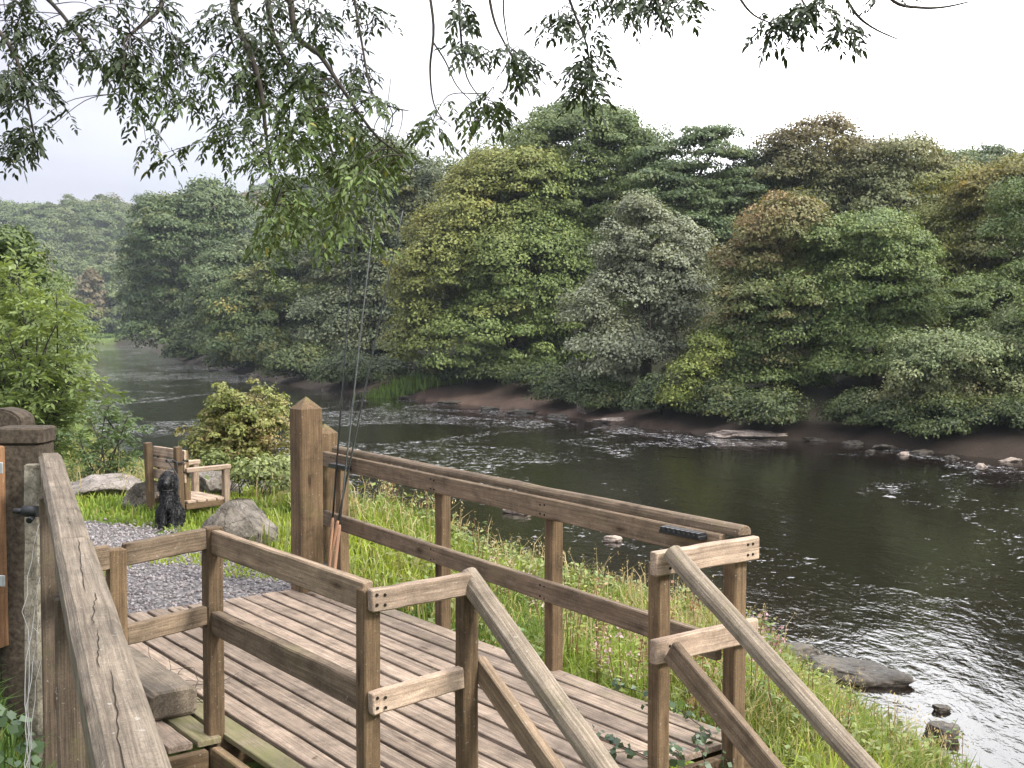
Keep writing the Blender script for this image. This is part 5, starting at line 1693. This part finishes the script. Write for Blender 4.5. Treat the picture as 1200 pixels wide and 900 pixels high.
# individual tall weeds along the bank, seen through and over the railing
def weed_plant(name, label, base, h, cols, seed, leaf=.075, stem=None, heads=None, group=None, n_stem=4):
    rnd = random.Random(seed); rng = np.random.default_rng(seed)
    root = empty(name, base); tag(root, label, 'plant', group)
    st_ = Tubes(); cent, nrm, el, sz_ = [], [], [], []
    hc = []
    for k in range(n_stem):
        a_ = rnd.uniform(0, 6.28); lean = rnd.uniform(.05, .32); hh = h * rnd.uniform(.65, 1.1)
        tip = Vector((math.cos(a_) * lean * hh, math.sin(a_) * lean * hh, hh))
        b_ = Vector((rnd.uniform(-.06, .06), rnd.uniform(-.06, .06), -.03))
        sp = smooth_path([b_, b_.lerp(tip, .5) + Vector((-math.cos(a_), -math.sin(a_), 0)) * lean * .12 * hh, tip], 8)
        st_.add(sp, .0055, .002, 5)
        for j in range(int(24 * h / .8)):
            t_ = rnd.uniform(.15, 1)
            q = sp[int(t_ * (len(sp) - 1))]
            an = rnd.uniform(0, 6.28)
            d_ = Vector((math.cos(an), math.sin(an), rnd.uniform(-.35, .45)))
            s_ = leaf * rnd.uniform(.6, 1.3) * (1.15 - .45 * t_)
            cent.append((q + d_ * s_ * .55)[:]); el.append(d_[:]); nrm.append((Vector((0, 0, 1)) + Vector((rnd.gauss(0, .3), rnd.gauss(0, .3), 0)))[:]); sz_.append(s_)
        hc.append(tip)
    w = parent_world(root)
    st_.v = [v for v in st_.v]
    me = bpy.data.meshes.new('stem'); me.from_pydata(st_.v, [], st_.f); link('stem', me, stem or M_STEM, root)
    V, F = leaves_np(np.array(cent), np.array(nrm), np.array(sz_), .42, rng, np.array(el))
    m_ = rng.random((len(cent), 1)); col = np.array(cols[0]) * (1 - m_) + np.array(cols[1]) * m_
    link('leaves', np_mesh('leaves', V, F, False, col), M_LEAF, root)
    if heads:
        cs = []
        for p_ in hc:
            for q in range(26):
                cs.append((p_ + Vector((rnd.gauss(0, .028), rnd.gauss(0, .028), rnd.uniform(-.16, .05))))[:])
        cs = np.array(cs)
        V, F = leaves_np(cs, rng.normal(size=cs.shape), rng.uniform(.018, .04, len(cs)), .6, rng)
        fo_ = link('flower_head', np_mesh('flower_head', V, F, False, np.array(heads)[None] * rng.uniform(.7, 1.3, (len(cs), 1))), M_LEAF, root)
        fo_['kind'] = 'stuff'
    return root


YG = ((.15, .20, .035), (.26, .28, .06)); GG = ((.085, .14, .03), (.15, .21, .05)); RD = ((.20, .10, .05), (.26, .20, .08))
wp = [  # px, py of the foot, distance, height, colours, heads, label
    (672, 705, 9.2, .95, YG, None, 'yellow-green leafy weed right beside the middle railing post'),
    (700, 715, 8.7, .90, YG, (.30, .20, .12), 'yellowing weed with dull red seed heads behind the river railing'),
    (735, 720, 8.3, .85, YG, (.45, .32, .34), 'leafy weed with pale pink flowers behind the lower rail'),
    (765, 715, 8.4, 1.0, RD, (.26, .13, .08), 'tall reddish dock-like weed behind the rod rest by the steps'),
    (800, 720, 8.2, .95, YG, None, 'bright leafy weed just behind the corner post of the steps'),
    (822, 722, 8.0, 1.02, RD, (.26, .15, .08), 'rusty brown seeding weed framed between the two corner posts'),
    (845, 725, 8.0, .85, GG, None, 'green weed at the foot of the outer corner post'),
    (885, 712, 9.4, .95, GG, (.38, .22, .24), 'green weed with pinkish flowers right of the outer corner post'),
    (905, 760, 9.0, .6, GG, None, 'bushy green weed under the sloping stair handrail'),
    (620, 655, 11.0, .75, GG, None, 'green weed on the bank between the first and middle railing posts'),
    (590, 645, 11.6, .7, YG, (.42, .34, .25), 'pale seeding weed left of the green one on the bank edge'),
    (560, 630, 12.6, .7, GG, None, 'dark upright weed at the water side of the first railing post'),
    (640, 660, 10.2, .8, YG, (.5, .42, .42), 'whitish flowering weed just left of the middle railing post'),
    (945, 800, 9.2, .7, YG, None, 'yellow-green weed on the bank near the rock shelf'),
    (985, 850, 8.8, .6, GG, None, 'weed growing below the lower end of the stair handrail'),
    (1040, 905, 9.0, .6, GG, None, 'thin weed at the bottom edge beside the shallows'),
    (1090, 915, 9.4, .6, GG, None, 'slender dark weed in front of the mossy river stone'),
    (1130, 930, 9.2, .65, GG, None, 'slender weed at the bottom right corner in front of the water'),
    (460, 600, 14.0, .6, YG, (.42, .36, .24), 'pale grassy weed under the handrail beside the rods'),
    (500, 610, 13.2, .65, GG, None, 'green weed under the handrail left of the first railing post'),
]
for i, (px, py, Y, h, cl, hd, lb) in enumerate(wp):
    q = at(px, py, Y)
    zz_ = tz(q.x, q.y)
    weed_plant('tall_weed', lb, Vector((q.x, q.y, zz_)), h, cl, 700 + i, heads=hd, n_stem=5)


# ivy creeping over the corner beside the steps, and dead twigs by the sleeper
def ivy(name, label, paths, n, seed, leaf=.04):
    rnd = random.Random(seed); rng = np.random.default_rng(seed)
    root = empty(name, paths[0][0]); tag(root, label, 'ivy')
    tt = Tubes(); cs, ns = [], []
    for pth in paths:
        sp = smooth_path(pth, 6); tt.add(sp, .003, .0018, 5)
        for k in range(n):
            q = sp[rnd.randrange(len(sp))]
            d_ = Vector((rnd.gauss(0, 1), rnd.gauss(0, 1), rnd.gauss(.25, .7))).normalized()
            cs.append((q + d_ * rnd.uniform(.012, .05))[:]); ns.append((d_ + Vector((.2, -.6, .5)))[:])
    tt.build('stem', M_TWIG, root)
    V, F = leaves_np(np.array(cs), np.array(ns), leaf * rng.uniform(.6, 1.3, len(cs)), .9, rng)
    V = V + np.array(parent_world(root).translation[:])
    cm_ = rng.random((len(cs), 1))
    link('leaves', np_mesh('leaves', V, F, False, np.array((.025, .05, .02)) * (1 - cm_) + np.array((.07, .11, .05)) * cm_), M_LEAF_GLOSS, root)
    return root


ivy('ivy', 'dark ivy trailing over the edge blocks beside the corner post', [
    [D(3.1, -.52, -.35), D(3.0, -.5, .02), D(2.92, -.6, .05), D(2.75, -.78, .03)],
    [D(3.12, -.45, -.4), D(3.08, -.42, -.02), D(2.95, -.35, .06), D(2.9, -.2, .04)],
    [D(3.0, -.5, .0), D(2.98, -.64, .16), D(2.96, -.66, .34)],
    [D(3.1, -.3, -.3), D(3.06, -.28, .0), D(3.0, -.24, .25)],
    [D(2.9, -.62, .02), D(2.7, -.8, .12), D(2.62, -.86, .2)],
    [D(2.8, -.1, .0), D(2.4, -.02, .04), D(2.0, .0, .03)]], 34, 801)
ivy('ivy', 'ivy climbing out of the grass under the thick fence rail', [
    [Vector((-2.2, 5.2, -.1)), Vector((-2.1, 5.0, .25)), Vector((-2.15, 4.8, .45))],
    [Vector((-1.9, 4.5, -.1)), Vector((-1.85, 4.4, .3)), Vector((-1.9, 4.2, .5))],
    [Vector((-1.8, 3.9, -.1)), Vector((-1.7, 3.8, .3)), Vector((-1.65, 3.6, .55))],
    [Vector((-2.05, 5.0, .1)), Vector((-1.8, 4.6, .2)), Vector((-1.6, 4.1, .2))]], 46, 802, .055)
ivy('ivy', 'ivy sprig hanging where the low railing meets the fence', [
    [Z(P1 - e12 * .25, .85), Z(P1 - e12 * .24, 1.0), Z(P1 - e12 * .26, 1.08)]], 26, 803, .035)
dt = Tubes(); rnd = random.Random(3)
for k in range(16):
    a_ = D(.35 + rnd.uniform(-.5, .6), -2.02 + rnd.uniform(-.03, .12), .012)
    pts = [a_]
    dv_ = Vector((rnd.uniform(-1, 1), rnd.uniform(-1, 1), .25)).normalized()
    for j in range(4):
        dv_ = (dv_ + Vector((rnd.gauss(0, .4), rnd.gauss(0, .4), rnd.gauss(-.1, .15)))).normalized()
        q = pts[-1] + dv_ * .06; q.z = max(q.z, .006); pts.append(q)
    dt.add(pts, .0022, .001, 4)
o = dt.build('dry_twigs', M_TWIG); tag(o, 'dry twigs and stalks lying along the old sleeper on the deck', 'twigs', kind='stuff')
# fallen leaves on the boards
n_ = 90
tt_ = RNG.uniform(-1.4, 2.9, n_); ss_ = -RNG.uniform(.02, 1, n_) ** 1.3 * 2.1
xx = A0.x + U.x * tt_ + Vv.x * ss_; yy = A0.y + U.y * tt_ + Vv.y * ss_
V, F = leaves_np(np.stack([xx, yy, np.full(n_, .006)], 1), np.array((0, 0, 1.0)) + RNG.normal(0, .12, (n_, 3)), RNG.uniform(.012, .04, n_), .5, RNG)
o = link('fallen_leaves', np_mesh('fallen_leaves', V, F, False, np.array((.13, .10, .05))[None] * RNG.uniform(.4, 1.5, (n_, 1))), M_LEAF)
tag(o, 'small fallen leaves and crumbs scattered on the deck boards', 'leaves', kind='stuff')

# ------------------------------------------------------------------ air, light, sky
bm = bmesh.new(); bmesh.ops.create_cube(bm, size=1.0, matrix=Matrix.Translation((0, 900, 47)) @ Matrix.Diagonal((3200, 2500, 106, 1)))
me = bpy.data.meshes.new('haze'); bm.to_mesh(me); bm.free()
m, nt, out = new_mat('haze'); pv = N(nt, 'ShaderNodeVolumePrincipled')
pv.inputs['Color'].default_value = (.80, .90, 1.0, 1); pv.inputs['Density'].default_value = HAZE = .0002
L(nt, pv.outputs[0], out.inputs['Volume'])
o = link('haze', me, m); tag(o, 'thin pale mist over the river valley', 'haze', kind='stuff')

SUN = Vector((.66, -.46, .70)).normalized()
ld = bpy.data.lights.new('sun', 'SUN'); ld.energy = 3.3; ld.angle = math.radians(10); ld.color = (1, .95, .87)
lo = bpy.data.objects.new('sun', ld); COL.objects.link(lo); lo.location = (8, -8, 20)
lo.rotation_euler = (-SUN).to_track_quat('-Z', 'Y').to_euler()
w = bpy.data.worlds.new('World'); C.world = w; w.use_nodes = True
nt = w.node_tree; nt.nodes.clear()
ow = N(nt, 'ShaderNodeOutputWorld'); bg = N(nt, 'ShaderNodeBackground'); bg.inputs['Strength'].default_value = .108
sk = N(nt, 'ShaderNodeTexSky', sky_type='NISHITA'); sk.sun_disc = False
sk.sun_elevation = math.asin(SUN.z); sk.sun_rotation = math.atan2(SUN.x, SUN.y)
sk.air_density = 1.2; sk.dust_density = 2.0
tc = N(nt, 'ShaderNodeTexCoord')
nz = noise(nt, mapping(nt, tc.outputs['Generated'], (1.6, 1.6, 4.2)), 1.3, 5, .5, .6)
nz2 = noise(nt, mapping(nt, tc.outputs['Generated'], (2.2, 2.2, 5.0)), 2.0, 4, .5, .3)
sepv = N(nt, 'ShaderNodeSeparateXYZ'); L(nt, tc.outputs['Generated'], sepv.inputs[0])
br = N(nt, 'ShaderNodeMapRange'); br.inputs[1].default_value = -.27; br.inputs[2].default_value = .30; br.inputs[3].default_value = 0; br.inputs[4].default_value = 1
L(nt, mathn(nt, 'ADD', mathn(nt, 'ADD', sepv.outputs['X'], mathn(nt, 'MULTIPLY', sepv.outputs['Z'], .45)), mathn(nt, 'MULTIPLY', mathn(nt, 'SUBTRACT', nz.outputs['Fac'], .5), .9)), br.inputs[0])
cl = ramp_out(nt, br.outputs[0], [(0, (3.7, 3.7, 4.35)), (.4, (4.6, 4.6, 5.1)), (1, (8.0, 8.0, 8.1))])
zen = mathn(nt, 'ADD', mathn(nt, 'MULTIPLY', mathn(nt, 'MAXIMUM', sepv.outputs['Z'], 0), 2.4), .76)
dt_ = N(nt, 'ShaderNodeVectorMath', operation='DOT_PRODUCT')     # bright lobe added to the cloud, high ahead to the right, for water sheen
L(nt, tc.outputs['Generated'], dt_.inputs[0]); dt_.inputs[1].default_value = Vector((.33, .85, .42)).normalized()
glow = mathn(nt, 'POWER', mathn(nt, 'MAXIMUM', dt_.outputs['Value'], 0), 14)
zen = mathn(nt, 'ADD', zen, mathn(nt, 'MULTIPLY', glow, 2.6))
zc = N(nt, 'ShaderNodeCombineColor')
for i in range(3): L(nt, zen, zc.inputs[i])
cl = mixc(nt, 'MULTIPLY', 1.0, cl, zc.outputs[0])
cf = ramp_out(nt, nz2.outputs['Fac'], [(.25, (.72, .72, .72)), (.55, (.97, .97, .97))])
L(nt, mixc(nt, 'MIX', cf, sk.outputs[0], cl), bg.inputs['Color'])
L(nt, bg.outputs[0], ow.inputs[0])

C.view_settings.view_transform = 'Standard'
C.view_settings.look = 'None'
C.view_settings.exposure = .74
C.view_settings.gamma = 1
C.view_settings.use_curve_mapping = False
C.render.engine = 'CYCLES'
cy = C.cycles
cy.use_denoising = True
try: cy.denoiser = 'OPENIMAGEDENOISE'
except Exception: pass
cy.max_bounces = 8; cy.diffuse_bounces = 3; cy.glossy_bounces = 3; cy.transmission_bounces = 3; cy.volume_bounces = 0
cy.sample_clamp_indirect = 6
cy.use_adaptive_sampling = True; cy.adaptive_threshold = .015
